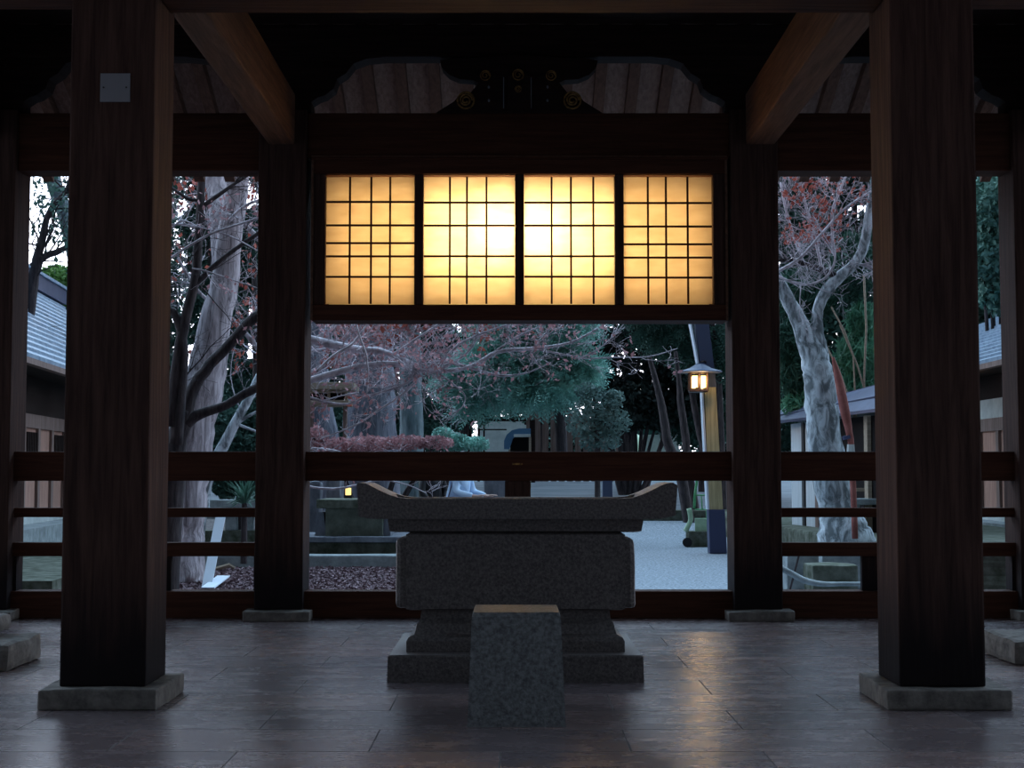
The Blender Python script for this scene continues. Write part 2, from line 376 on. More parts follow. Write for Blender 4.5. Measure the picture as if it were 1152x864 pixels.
# ================================================================== TIMBER FRAME
def pillar(x0, x1, y0, dep, zt, plinth, label, pz, grp):
    zt = min(zt, Z(127, BY+0.06)+0.018) if y0 > 10 else zt
    r = empty('timber_pillar', ((x0+x1)/2, y0+dep/2, 0))
    tag(r, label, 'pillar', grp)
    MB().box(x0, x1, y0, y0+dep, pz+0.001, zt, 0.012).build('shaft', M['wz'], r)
    px0, px1, py0, py1 = plinth
    b = MB()
    f = 0.03
    n = 7
    b.rough(px0, px1, py0, py1, 0.0, pz, 0.012, 6, int(abs(x0*10)), 0.012)
    b.build('plinth', M['plinth'], r)
    return r
pillar(-2.497, -2.02, FY, 0.47, 4.6, (-2.585, -1.935, 8.02, 8.70), 'thick front timber pillar on the left carrying a small grey metal plate', 0.112, 'front pillars')
pillar(2.137, 2.614, FY, 0.47, 4.6, (2.045, 2.73, 8.02, 8.70), 'thick front timber pillar on the right standing on a chipped plinth', 0.112, 'front pillars')
pillar(-4.86, -4.435, BY, 0.42, 5.0, (-4.93, -4.35, BY-0.16, BY+0.5), 'rear timber pillar at the left edge of the view', 0.085, 'rear pillars')
pillar(-2.265, -1.838, BY, 0.42, 5.0, (-2.335, -1.757, BY-0.16, BY+0.5), 'rear timber pillar just left of the lit paper screens', 0.085, 'rear pillars')
pillar(1.952, 2.376, BY, 0.42, 5.0, (1.88, 2.455, BY-0.16, BY+0.5), 'rear timber pillar just right of the lit paper screens', 0.085, 'rear pillars')
pillar(4.475, 4.90, BY, 0.42, 5.0, (4.40, 4.97, BY-0.16, BY+0.5), 'rear timber pillar at the right edge of the view', 0.085, 'rear pillars')

# small plate on the left front pillar
p0 = at(113, 115, FY); p1 = at(147, 83, FY)
pl = MB().box(p0.x, p1.x, FY-0.012, FY-0.001, p0.z, p1.z, 0.003)
plo = empty('wall_plate', ((p0.x+p1.x)/2, FY-0.006, p0.z)); tag(plo, 'small square grey metal plate high on the left front pillar', 'plate')
plate_ = pl.build('plate', M['greymetal'], plo)
for dx in (0.02, p1.x-p0.x-0.02):
    bmx = MB().lathe([(0.005, 0), (0.005, 0.003)], 0, 0, 8)
    bmx.v = [(p0.x+dx+v[0], FY-0.012-v[2], (p0.z+p1.z)/2+v[1]) for v in bmx.v]
    bmx.build('screw', M['black'], plate_)

# long beams along the front and back
def beam(name, x0, x1, y0, y1, z0, z1, m, label, cat, grp=None, b=0.012):
    o = MB().box(x0, x1, y0, y1, z0, z1, b).build(name, m)
    return tag(o, label, cat, grp)
zf = Z(15, FY+0.35)
beam('front_lintel', -2.02, 2.137, FY+0.05, FY+0.35, zf, zf+0.42, M['wx'], 'long wooden lintel across the top between the two front pillars', 'beam')
beam('front_lintel', -4.9, -2.497, FY+0.05, FY+0.35, zf+0.02, zf+0.44, M['wx'], 'wooden lintel running out left from the left front pillar', 'beam')
beam('front_lintel', 2.614, 4.95, FY+0.05, FY+0.35, zf+0.02, zf+0.44, M['wx'], 'wooden lintel running out right from the right front pillar', 'beam')
yb = BY + 0.06
zl0, zl1 = Z(178, yb), Z(127, yb)
beam('rear_lintel', -1.838, 1.952, yb, yb+0.28, zl0, zl1, M['wx'], 'broad dark lintel directly above the lit paper screens', 'beam')
zs0 = Z(192, yb)
beam('rear_lintel', -4.435, -2.265, yb, yb+0.28, zs0, zl1, M['wx'], 'dark lintel over the left side opening', 'beam')
beam('rear_lintel', 2.376, 4.475, yb, yb+0.28, zs0, zl1, M['wx'], 'dark lintel over the right side opening', 'beam')
zu0 = Z(63, yb)
beam('upper_beam', -4.95, 5.0, yb+0.02, yb+0.25, zu0, zu0+0.30, M['dark'], 'long dark tie beam lying over the carved bracket and rear pillars', 'beam')
# bracket arms over each rear pillar
for cx, lab in ((-4.65, 'dark curved bracket arm on the leftmost rear pillar'), (-2.05, 'dark curved bracket arm above the pillar left of the screens'),
                (2.165, 'dark curved bracket arm above the pillar right of the screens'), (4.69, 'dark curved bracket arm on the rightmost rear pillar')):
    a0, a1 = zl1 + 0.02, zu0
    h = a1 - a0
    half = [(0.24, a0+0.0), (0.24, a0+0.18*h), (0.30, a0+0.26*h), (0.36, a0+0.30*h), (0.44, a0+0.42*h), (0.47, a0+0.60*h), (0.55, a0+0.70*h), (0.62, a0+0.88*h), (0.74, a0+0.97*h), (0.9, a0+h)]
    prof = [(cx+p[0], p[1]) for p in half] + [(cx-p[0], p[1]) for p in reversed(half)]
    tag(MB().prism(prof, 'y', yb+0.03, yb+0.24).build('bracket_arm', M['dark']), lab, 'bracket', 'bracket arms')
# deep beams from front to rear pillars
def tie(x0, x1, label):
    z0 = Z(163, BY); z1 = z0 + 0.46
    o = MB().box(x0, x1, FY+0.36, BY-0.001, z0, z1, 0.02).build('cross_beam', M['wy']); tag(o, label, 'beam', 'cross beams')
tie(X(299, BY), X(329, BY), 'warm brown beam running from the left front pillar back to the rear pillar')
tie(X(842, BY), X(875, BY), 'warm brown beam running from the right front pillar back to the rear pillar')
# inner dark ceiling joists, seen faintly between the beams
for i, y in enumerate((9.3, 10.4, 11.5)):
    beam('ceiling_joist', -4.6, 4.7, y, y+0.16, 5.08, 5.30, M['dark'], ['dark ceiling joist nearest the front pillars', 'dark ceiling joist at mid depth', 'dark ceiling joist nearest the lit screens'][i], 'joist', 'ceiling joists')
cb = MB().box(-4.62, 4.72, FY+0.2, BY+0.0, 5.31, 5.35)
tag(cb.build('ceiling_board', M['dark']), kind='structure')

# ---- carved frog-leg strut
kx, kY = 584, yb-0.02
half = [(0, 62), (30, 63), (60, 66), (74, 65), (90, 68), (88, 76), (80, 84), (68, 89), (52, 90), (46, 93), (50, 98), (55, 104), (48, 110), (58, 104), (68, 107), (74, 114), (82, 119), (95, 127), (30, 127), (27, 112), (27, 88), (15, 84), (0, 82)]
def kp(dx, py): return (X(kx+dx, kY), Z(py, kY))
outline = [kp(p[0], p[1]) for p in half[:18]] + [kp(-p[0], p[1]) for p in reversed(half[:18])][:-1]
kr = empty('carved_strut', (X(kx, kY), kY+0.08, Z(127, kY)))
tag(kr, 'carved frog-leg strut with small gilded scrolls above the lit screens', 'carving')
MB().prism([kp(0,62)] + [kp(p[0],p[1]) for p in half[1:18]] + [kp(-p[0],p[1]) for p in reversed(half[1:18])], 'y', kY, kY+0.16).build('body', M['dark'], kr)
kb = bpy.data.objects[[o.name for o in kr.children][0]] if kr.children else kr
rb = MB().prism([kp(-12, 84), kp(12, 84), kp(14, 126), kp(-14, 126)], 'y', kY-0.03, kY-0.001); rb.build('centre_board', M['dark'], kr)
for dx, py, r in ((-60, 113, 9.5), (60, 113, 9.5), (-38, 85, 5.5), (36, 85, 5.5), (-1, 85, 6), (-1, 101, 3.5)):
    c = at(kx+dx, py, kY-0.015); R_ = r*kY/F
    y0 = kY-0.02 if abs(dx) > 5 else kY-0.045
    pts = []
    turns = 2.0 if r > 7 else 1.3
    g = MB()
    ring = [Vector((c.x+R_*math.cos(t*PI/9), y0, c.z+R_*math.sin(t*PI/9))) for t in range(19)]
    g.tube(ring, R_*0.10+0.0012, 6, False)
    N = 24
    spi = [Vector((c.x+R_*(1-i/N*0.75)*0.8*math.cos(i/N*turns*2*PI), y0, c.z+R_*(1-i/N*0.75)*0.8*math.sin(i/N*turns*2*PI))) for i in range(N)]
    g.tube(spi, R_*0.10+0.001, 6)
    g.build('gilded_scroll', M['gold'], kb)
for dx in (-18, 13):
    a = at(kx+dx, 87, kY); b = at(kx+dx, 122, kY)
    MB().box(a.x, a.x+0.009, kY-0.008, kY-0.001, b.z, a.z).build('inlay_strip', M['greymetal'], kr)
for dx in (-33, 33):
    for py in (98, 113):
        a = at(kx+dx-1, py, kY)
        MB().lathe([(0.002, a.z-0.016), (0.011, a.z-0.008), (0.011, a.z+0.004), (0.003, a.z+0.014)], a.x, kY-0.008, 8).build('silver_stud', M['greymetal'], kr)

# ================================================================== LIT SHOJI SCREENS
SY = BY + 0.08
fx0, fx1 = X(352, SY)+0.0, X(816, SY)
zb0, zb1 = Z(361, SY), Z(343, SY)
zt0, zt1 = Z(197, SY), Z(178, SY)
r = empty('screen_frame', ((fx0+fx1)/2, SY+0.2, zb0)); tag(r, 'dark wooden frame holding the four lit paper screens', 'frame')
SD = 0.30
MB().box(fx0-0.02, fx1+0.03, SY-0.05, SY+SD, zb0, zb1-0.002, 0.008).build('bottom_rail', M['wx'], r)
MB().box(fx0-0.02, fx1+0.03, SY-0.05, SY+SD, zt0+0.002, zt1-0.012, 0.008).build('top_rail', M['wx'], r)
MB().box(fx0-0.02, fx1+0.03, SY-0.085, SY-0.052, zt1-0.03, zt1-0.005, 0.004).build('moulding', M['wx'], r)
for a, b in ((348.5, 364.5), (804, 820.5)):
    MB().box(X(a, SY), X(b, SY), SY-0.04, SY+SD, zb1, zt0, 0.004).build('side_post', M['wz'], r)
MB().box(X(349, SY), X(819.5, SY), SY-0.060, SY-0.051, Z(179.5, SY), Z(176.5, SY)).build('casing', M['wy'], r)
for a, b in ((349, 351.5), (817, 819.5)):
    MB().box(X(a, SY), X(b, SY), SY-0.060, SY-0.051, Z(361, SY), Z(179.6, SY)).build('casing', M['wy'], r)
for a, b in ((465.5, 475.5), (579.5, 589.5), (692.5, 702.5)):
    MB().box(X(a, SY), X(b, SY), SY-0.035, SY+0.07, zb1, zt0, 0.004).build('mullion', M['wz'], r)
MB().box(fx0+0.1, fx1-0.1, SY+SD-0.04, SY+SD-0.01, zb1, zt0).build('back_board', mat('pale_backing', (0.75, 0.70, 0.62, 1), 0.9, 0.1)[0], r)
MB().box(fx0+0.1, fx1-0.1, SY+0.09, SY+SD-0.05, zb1+0.001, zb1+0.006).build('inner_lining', M['plaster'], r)
specs = [(365, 465, (391.8, 416, 437.5), (226.8, 253.2, 273.2, 288.1, 311.2), 'leftmost of the four glowing paper screens, dimmer amber, six rows of panes'),
         (476, 579, (505.4, 524.8, 547), (227.5, 253.4, 288, 311), 'second glowing paper screen from the left, brightest towards its right side'),
         (590, 692, (621, 643, 668.5), (227.5, 253.4, 288, 311), 'third glowing paper screen from the left, brightest towards its left side'),
         (703, 803, (730.5, 751, 775.6), (228, 254.5, 274.5, 289.5, 312), 'rightmost of the four glowing paper screens, amber, six rows of panes')]
for a, b, vx, hy, lab in specs:
    x0, x1 = X(a, SY), X(b, SY); z0, z1 = Z(341.5, SY), Z(198.5, SY)
    s_ = empty('shoji_screen', ((x0+x1)/2, SY+0.03, z0)); tag(s_, lab, 'paper screen', 'lit shoji screens')
    MB().box(x0, x1, SY+0.03, SY+0.032, z0, z1).build('paper', M['paper'], s_)
    l = MB()
    for v in vx: l.box(X(v, SY)-0.0085, X(v, SY)+0.0085, SY+0.008, SY+0.028, z0, z1)
    for h in hy: l.box(x0, x1, SY+0.008, SY+0.029, Z(h, SY)-0.0085, Z(h, SY)+0.0085)
    l.build('lattice', M['wx'], s_)
# lamps inside the box
def area(name, loc, sx, sy, watt, col, rot):
    ld = bpy.data.lights.new(name, 'AREA'); ld.shape = 'RECTANGLE'; ld.size = sx; ld.size_y = sy; ld.energy = watt; ld.color = col
    o = bpy.data.objects.new(name, ld); C.objects.link(o); o.location = loc; o.rotation_euler = rot; return o
def point(name, loc, watt, col, rad):
    ld = bpy.data.lights.new(name, 'POINT'); ld.energy = watt; ld.color = col; ld.shadow_soft_size = rad
    o = bpy.data.objects.new(name, ld); C.objects.link(o); o.location = loc; return o
WARM = (1.0, 0.60, 0.23)
zc = (zb1+zt0)/2
area('screen_lamp', (0.055, SY+0.23, zc), 3.35, 0.95, SHOJI_W*0.72, WARM, (-PI/2, 0, 0))
area('screen_lamp', (0.06, SY+0.22, zc+0.08), 1.7, 0.62, SHOJI_W*0.42, (1.0, 0.74, 0.36), (-PI/2, 0, 0))
area('screen_lamp', (0.06, SY+0.21, zc+0.12), 0.7, 0.35, SHOJI_W*0.16, (1.0, 0.78, 0.42), (-PI/2, 0, 0))

# ================================================================== RAILINGS
yr = BY + 0.12
zr0, zr1 = Z(541, yr), Z(508, yr)
def railing(x0, x1, side, lab, strut):
    r = empty('railing', ((x0+x1)/2, yr+0.05, 0)); tag(r, lab, 'railing', 'railings between rear pillars')
    tr_ = MB().box(x0-0.005, x1+0.005, yr, yr+0.13, zr0, zr1, 0.01).build('top_rail', M['wx'], r)
    MB().box(x0-0.005, x1+0.005, yr-0.02, yr+0.20, 0.001, Z(665, yr), 0.006).build('sill', M['wx'], r)
    if side:
        MB().box(x0-0.005, x1+0.005, yr+0.03, yr+0.13, Z(582, yr), Z(571.5, yr), 0.004).build('middle_rail', M['wx'], r)
        MB().box(x0-0.005, x1+0.005, yr+0.01, yr+0.13, Z(626, yr), Z(610.5, yr), 0.004).build('lower_rail', M['wx'], r)
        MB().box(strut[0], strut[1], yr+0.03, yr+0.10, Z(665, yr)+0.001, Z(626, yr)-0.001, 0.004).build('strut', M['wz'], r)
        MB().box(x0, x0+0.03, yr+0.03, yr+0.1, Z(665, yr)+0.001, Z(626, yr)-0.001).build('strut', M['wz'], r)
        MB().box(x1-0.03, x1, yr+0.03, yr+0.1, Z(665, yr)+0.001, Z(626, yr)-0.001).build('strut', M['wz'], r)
    else:
        MB().box(X(568, yr), X(597, yr), yr+0.01, yr+0.12, Z(665, yr)+0.001, zr0-0.001, 0.006).build('strut', M['wz'], r)
        cx_ = X(584, yr); pz = Z(522, yr)
        cp = MB().box(cx_-0.06, cx_+0.03, yr-0.006, yr-0.001, pz-0.008, pz+0.008, 0.002); cp.build('nail_cover', M['gold'], tr_)
railing(-4.435, -2.265, True, 'left side railing of three bars behind the left front pillar', (-3.57, -3.03))
railing(-1.838, 1.952, False, 'middle railing with one broad bar behind the stone basin', None)
railing(2.376, 4.475, True, 'right side railing of three bars behind the right front pillar', (3.11, 3.66))

# ================================================================== STONE BASIN
r = empty('water_basin', (0.025, 9.7, 0)); tag(r, 'large dark granite water basin with upturned ends on a stepped plinth', 'stone basin')
cx = 0.022
def tier(name, profile, depf, m, rough=True, seg=None):
    """profile: list of (half width, z); front edge follows the half width with the same overhang"""
    b = MB(); vs_ = []; fs = []
    hw0 = profile[0][0]
    for (hw, z, yf, yk) in profile:
        vs_ += [(cx-hw, yf, z), (cx+hw, yf, z), (cx+hw, yk, z), (cx-hw, yk, z)]
    n = len(profile)
    for i in range(n-1):
        for k in range(4):
            fs.append((4*i+k, 4*i+(k+1) % 4, 4*i+4+(k+1) % 4, 4*i+4+k))
    fs.append((3, 2, 1, 0)); fs.append((4*n-4, 4*n-3, 4*n-2, 4*n-1))
    b.add(vs_, fs)
    return b.build(name, m, r)
tier('base_step', [(0.793, 0.0, 9.07, 10.33), (0.788, 0.155, 9.075, 10.325), (0.780, 0.166, 9.083, 10.317)], 0, M['stone'])
tier('foot_moulding', [(0.685, 0.1665, 9.22, 10.2), (0.685, 0.235, 9.22, 10.2), (0.672, 0.258, 9.235, 10.185), (0.637, 0.275, 9.27, 10.15), (0.630, 0.30, 9.28, 10.14), (0.622, 0.335, 9.29, 10.13), (0.602, 0.37, 9.31, 10.11), (0.596, 0.425, 9.315, 10.105)], 0, M['stone'])
tier('body', [(0.665, 0.4255, 9.26, 10.16), (0.690, 0.435, 9.24, 10.18), (0.690, 0.90, 9.24, 10.18), (0.670, 0.913, 9.26, 10.16)], 0, M['stone'])
for s in (-1, 1):
    w_ = MB().rough(min(cx+s*0.66, cx+s*0.762), max(cx+s*0.66, cx+s*0.762), 9.33, 10.08, 0.43, 0.868, 0.008, 4, 3+s, 0.03)
    w_.build('side_slab', M['stone'], r)
tier('neck_moulding', [(0.760, 0.914, 9.27, 9.80), (0.795, 0.922, 9.24, 9.83), (0.806, 0.985, 9.23, 9.84), (0.806, 1.0, 9.23, 9.84)], 0, M['stone'])
# trough: outline with upturned ends, hollowed
def trough():
    b = MB()
    y0, y1 = 9.15, 9.74
    prof_px = [(401.5, 545), (404, 543), (412, 544), (421, 548.5), (430, 553), (439, 557), (448, 559.7), (460, 561), (520, 561), (580, 561), (640, 561), (700, 561), (712, 559.8), (722, 556.5), (733, 551.5), (743, 546.5), (750, 543.8), (757, 543), (762, 546)]
    top = [(X(p, y0), Z(q, y0)) for p, q in prof_px]
    zb = 1.001
    n = len(top)
    # bottom follows: x pulled slightly in
    bot = []
    for (x, z) in top:
        xb = cx + (x-cx)*0.985
        bot.append((xb, zb + max(0, abs(x-cx)-0.93)*0.25))
    ys = [y0, y0+0.075, y0+0.085, y1-0.085, y1-0.075, y1]
    vs_ = []; fs = []
    # outer shell: top strip front rim, inner walls, back rim
    def idx(r_, i): return r_*n + i
    inner_z = 1.06
    rows = [[(x, y0, z) for x, z in bot], [(x, y0, z-0.0) for x, z in top], [(x, y0+0.085, z) for x, z in top],
            [(x, y0+0.095, min(z, inner_z)) for x, z in top], [(x, y1-0.095, min(z, inner_z)) for x, z in top],
            [(x, y1-0.085, z) for x, z in top], [(x, y1, z) for x, z in top], [(x, y1, z) for x, z in bot]]
    # the ends stay solid
    for r_ in (3, 4):
        for i in list(range(0, 6)) + list(range(n-6, n)):
            rows[r_][i] = (rows[r_][i][0], rows[r_][i][1], top[i][1])
    for row in rows: vs_ += row
    R_ = len(rows)
    for a in range(R_):
        c = (a+1) % R_
        for i in range(n-1):
            fs.append((idx(a, i), idx(a, i+1), idx(c, i+1), idx(c, i)))
    fs.append(tuple(idx(a, 0) for a in range(R_))); fs.append(tuple(idx(a, n-1) for a in reversed(range(R_))))
    b.add(vs_, fs)
    return b.build('trough', M['stone'], r)
tro = trough()
wm, wnt, wb = mat('still_water', (0.01, 0.015, 0.018, 1), 0.04, 0.5)
MB().box(X(462, 9.15), X(698, 9.15), 9.26, 9.63, 1.062, 1.09).build('water', wm, tro)

# step stone in front
s0 = MB()
zt_ = Z(689, 7.62)
vv = []
for (x0, x1, yf, yk, z) in ((-0.229, 0.276, 7.507, 8.25, 0.0), (-0.226, 0.272, 7.515, 8.24, 0.05), (-0.208, 0.252, 7.60, 8.10, zt_-0.02), (-0.200, 0.243, 7.625, 8.06, zt_)):
    vv += [(x0, yf, z), (x1, yf, z), (x1, yk, z), (x0, yk, z)]
ff = [(3,2,1,0), (12,13,14,15)] + [(4*i+k, 4*i+(k+1) % 4, 4*i+4+(k+1) % 4, 4*i+4+k) for i in range(3) for k in range(4)]
s0.add(vv, ff)
so = s0.build('step_stone', M['step']); tag(so, 'tapering grey granite step stone standing in front of the water basin', 'stone')

# stone slabs at both sides of the floor
b = MB().rough(-4.2, -3.27, 9.55, 10.25, 0.0, 0.175, 0.02, 5, 5, 0.04); tag(b.build('stone_slab', M['plinth']), 'low brown stone slab cut off by the left edge, round stone on top', 'stone', 'low slabs at the sides')
b = MB().rough(-3.95, -3.50, 9.85, 10.3, 0.19, 0.31, 0.015, 4, 8, 0.05); tag(b.build('round_stone', M['plinth'], smooth=True), 'small rounded stone resting on the left slab', 'stone')
b = MB().rough(3.36, 4.3, 9.85, 10.5, 0.0, 0.17, 0.02, 5, 9, 0.04); tag(b.build('stone_slab', M['plinth']), 'low brown stone slab cut off by the right edge', 'stone', 'low slabs at the sides')

# ================================================================== GARDEN
def leaves(name, m, parent, blobs, n, size, asp=0.5, droop=0.0, shell=0.0, flat=0.0):
    """many small leaf blades inside ellipsoid blobs [(cx,cy,cz,rx,ry,rz)...]; one mesh"""
    vol = np.array([b[3]*b[4]*b[5] for b in blobs])**(2/3); vol = vol/vol.sum()
    idx = rng.choice(len(blobs), n, p=vol)
    B = np.array(blobs)[idx]
    d = rng.normal(size=(n, 3)); d /= np.linalg.norm(d, axis=1)[:, None]
    rr = rng.random(n)**(1/3); rr = shell + (1-shell)*rr
    P = B[:, :3] + d*rr[:, None]*B[:, 3:6]
    a = rng.normal(size=(n, 3)); a[:, 2] = a[:, 2]*(1-flat) - droop; a /= np.linalg.norm(a, axis=1)[:, None]
    b_ = rng.normal(size=(n, 3)); b_ = b_ - (b_*a).sum(1)[:, None]*a; b_ /= np.linalg.norm(b_, axis=1)[:, None]
    s = size*(0.6+0.8*rng.random(n))[:, None]
    V = np.empty((n, 4, 3)); V[:, 0] = P-a*s*0.5; V[:, 1] = P+b_*s*asp*0.5; V[:, 2] = P+a*s*0.5; V[:, 3] = P-b_*s*asp*0.5
    return quads(name, V.reshape(-1, 3), n, m, parent)
def quads(name, V, n, m, parent, loc=None):
    org = PL[parent.name] if parent is not None else (np.array(loc) if loc is not None else np.array([V[:,0].mean(), V[:,1].mean(), V[:,2].min()]))
    me = bpy.data.meshes.new(name); me.vertices.add(len(V)); me.vertices.foreach_set('co', (V-org).ravel())
    me.loops.add(len(V)); me.loops.foreach_set('vertex_index', np.arange(len(V)))
    me.polygons.add(n); me.polygons.foreach_set('loop_start', np.arange(n)*4)
    me.update(calc_edges=True); me.validate(); me.materials.append(m)
    o = bpy.data.objects.new(name, me); C.objects.link(o)
    if parent is not None: o.parent = parent
    else: o.location = org
    PL[o.name] = org
    return o
def sprays(name, m, parent, blobs, n, L=0.35, blades=12, bl=0.09, droop=0.5):
    """conifer sprays: a drooping stem fringed with narrow blades"""
    vol = np.array([b[3]*b[4]*b[5] for b in blobs])**(2/3); vol = vol/vol.sum()
    B = np.array(blobs)[rng.choice(len(blobs), n, p=vol)]
    d = rng.normal(size=(n, 3)); d /= np.linalg.norm(d, axis=1)[:, None]
    P = B[:, :3] + d*(0.35+0.65*rng.random(n))[:, None]*B[:, 3:6]
    a = d.copy(); a[:, 2] = a[:, 2]*0.4 - droop; a += rng.normal(size=(n, 3))*0.35; a /= np.linalg.norm(a, axis=1)[:, None]
    side = np.cross(a, rng.normal(size=(n, 3))); side /= np.linalg.norm(side, axis=1)[:, None]
    out = []
    for k in range(blades):
        t = (k+0.5)/blades; sg = 1 if k % 2 else -1
        dirn = a*0.75 + side*sg*0.8; dirn /= np.linalg.norm(dirn, axis=1)[:, None]
        base = P + a*(L*t); base[:, 2] -= 0.12*L*t*t
        ln = bl*(1.15-0.6*t)*(0.8+0.4*rng.random(n))[:, None]
        nrm = np.cross(a, side)
        wv = np.cross(dirn, nrm)*ln*0.16
        q = np.stack([base, base+dirn*ln*0.5+wv, base+dirn*ln, base+dirn*ln*0.5-wv], 1)
        out.append(q)
    V = np.concatenate(out).reshape(-1, 3)
    return quads(name, V, n*blades, m, parent)

def smooth_path(pts, k=4):
    """Catmull-Rom through points of (Vector, radius)"""
    out = []
    P = [pts[0]] + list(pts) + [pts[-1]]
    for i in range(1, len(P)-2):
        for j in range(k):
            t = j/k
            def cr_(a, b, c, d): return 0.5*((2*b)+(c-a)*t+(2*a-5*b+4*c-d)*t*t+(3*b-a-3*c+d)*t**3)
            out.append((cr_(P[i-1][0], P[i][0], P[i+1][0], P[i+2][0]), cr_(P[i-1][1], P[i][1], P[i+1][1], P[i+2][1])))
    out.append(pts[-1]); return out
def limb(mb, pix, Y, n=8, k=4, wob=0.0):
    """pix: [(px, py, width in px[, depth])]"""
    pts = []
    for q in pix:
        y = q[3] if len(q) > 3 else Y
        pts.append((at(q[0], q[1], y), q[2]*0.5*y/F))
    sp_ = smooth_path(pts, k)
    P = [p + Vector((rnd.uniform(-1, 1), rnd.uniform(-1, 1), rnd.uniform(-1, 1)))*wob*r_ for p, r_ in sp_]
    mb.tube(P, [max(0.002, r_) for p, r_ in sp_], n)
    return [(p, r_) for p, (_, r_) in zip(P, sp_)]
def twigs(mb, path, count, length, r0, depth=2, spread=0.9, up=0.1, ends=None, planar=0.5, n=4):
    """short branching twigs off a path"""
    for _ in range(count):
        i = rnd.randrange(1, len(path)-1) if len(path) > 2 else 0
        p, r_ = path[i]; t = (path[min(i+1, len(path)-1)][0]-path[max(0, i-1)][0]).normalized()
        d = t*0.7 + Vector((rnd.uniform(-1, 1), rnd.uniform(-1, 1)*planar, rnd.uniform(-1, 1)))*spread + Vector((0, 0, up))
        d.normalize()
        L = length*rnd.uniform(0.5, 1.2); seg = 5
        pp = [(p.copy(), min(r0, r_*0.7))]
        q = p.copy()
        for j in range(seg):
            d = (d + Vector((rnd.uniform(-1, 1), rnd.uniform(-1, 1)*planar, rnd.uniform(-1, 1)))*0.28).normalized()
            q = q + d*L/seg
            pp.append((q.copy(), max(0.0022, min(r0, r_*0.7)*(1-(j+1)/seg*0.75))))
        mb.tube([a[0] for a in pp], [a[1] for a in pp], n, False)
        if ends is not None: ends.append(q.copy())
        if depth > 0: twigs(mb, pp, 3, length*0.6, r0*0.55, depth-1, spread, up, ends, planar, 3 if depth < 2 else n)

def leaf_bits(name, m, parent, ends, per, spread, size, asp=0.6):
    n = len(ends)*per
    E = np.repeat(np.array([tuple(e) for e in ends]), per, 0) + rng.normal(size=(n, 3))*spread
    a = rng.normal(size=(n, 3)); a[:, 2] -= 0.5; a /= np.linalg.norm(a, axis=1)[:, None]
    b_ = np.cross(a, rng.normal(size=(n, 3))); b_ /= np.linalg.norm(b_, axis=1)[:, None]
    s = size*(0.6+0.8*rng.random(n))[:, None]
    V = np.stack([E-a*s/2, E+b_*s*asp/2, E+a*s/2, E-b_*s*asp/2], 1).reshape(-1, 3)
    return quads(name, V, n, m, parent)

# ---- big leaning grey-bark tree, left bay
r = empty('old_leaning_tree', at(206, 660, 18.6)); tag(r, 'old leaning tree with pale shaggy split bark seen through the left opening', 'tree')
b = MB()
limb(b, [(203, 664, 62), (205, 620, 50), (208, 560, 50), (213, 500, 52), (226, 440, 48), (240, 380, 38), (252, 320, 32), (260, 260, 28), (267, 205, 25), (275, 140, 22), (285, 60, 22)], 18.6, 14, 5, 0.10)
limb(b, [(186, 660, 26), (196, 600, 22), (200, 555, 18), (206, 520, 16)], 18.35, 10, 4, 0.1)
limb(b, [(246, 300, 16, 18.9), (247, 250, 24, 19.2), (244, 205, 26, 19.5), (240, 150, 22, 19.6)], 19, 10, 4, 0.1)
b.build('trunk', M['bark_grey'], r, True)
b = MB(); ends = []
pth = limb(b, [(256, 250, 5), (275, 232, 4), (300, 222, 3), (340, 205, 2)], 18.3, 6)
twigs(b, pth, 10, 0.8, 0.012, 2, ends=ends)
b.build('branches', M['twig'], r, True)

# ---- dark foreground maple, spreads over left and middle openings
MY = 16.3
r = empty('maple_tree', at(196, 700, MY)); tag(r, 'dark forked maple whose bare silvery limbs reach across behind the screens', 'tree')
trunk = MB()
t0 = limb(trunk, [(180, 720, 36), (186, 640, 32), (192, 560, 30), (197, 505, 26), (203, 480, 23), (208, 462, 20)], MY, 10, 4, 0.06)
A0 = limb(trunk, [(206, 470, 20), (216, 440, 15), (236, 410, 13), (262, 384, 12), (294, 352, 12), (322, 366, 10)], MY, 8, 4, 0.08)
silver = MB()
A = limb(silver, [(320, 365, 10), (336, 373, 10), (350, 382, 10), (395, 392, 9), (432, 396, 7), (458, 407, 5.5), (480, 415, 4)], MY, 8, 4, 0.08)
B0 = limb(trunk, [(205, 478, 18), (224, 466, 12), (256, 455, 10), (293, 434, 10), (325, 432, 9)], MY, 8, 4, 0.08)
B = limb(silver, [(323, 432, 9), (338, 430, 9), (352, 427, 8), (380, 419, 8), (412, 411, 7), (450, 410, 6.5), (490, 418, 5), (530, 412, 5), (560, 396, 5), (600, 392, 4), (640, 386, 3), (672, 370, 2)], MY, 8, 4, 0.08)
Cc = limb(trunk, [(198, 500, 16), (204, 440, 12), (206, 400, 12), (203, 370, 11), (196, 352, 9), (188, 345, 8), (170, 310, 6), (150, 240, 5)], MY-0.3, 8, 4, 0.06)
D = limb(trunk, [(192, 480, 15), (201, 400, 13), (212, 345, 12), (220, 312, 11), (224, 262, 10), (227, 200, 9), (231, 130, 7)], MY-0.3, 8, 4, 0.05)
D2 = limb(trunk, [(218, 322, 7), (240, 300, 6), (262, 282, 5), (294, 260, 5), (330, 235, 4), (360, 200, 3)], MY-0.3, 7, 4, 0.1)
D3 = limb(trunk, [(229, 232, 6), (245, 220, 5), (262, 208, 4), (280, 196, 3), (300, 175, 2)], MY-0.3, 7, 4, 0.1)
D4 = limb(trunk, [(226, 225, 4), (212, 224, 4), (200, 216, 3.5), (188, 208, 3), (170, 200, 3)], MY-0.3, 6, 4, 0.1)
trunk.build('trunk', M['bark_dark'], r, True); silver.build('silver_limbs', M['twig'], r, True)
b = MB(); ends = []
thin = []
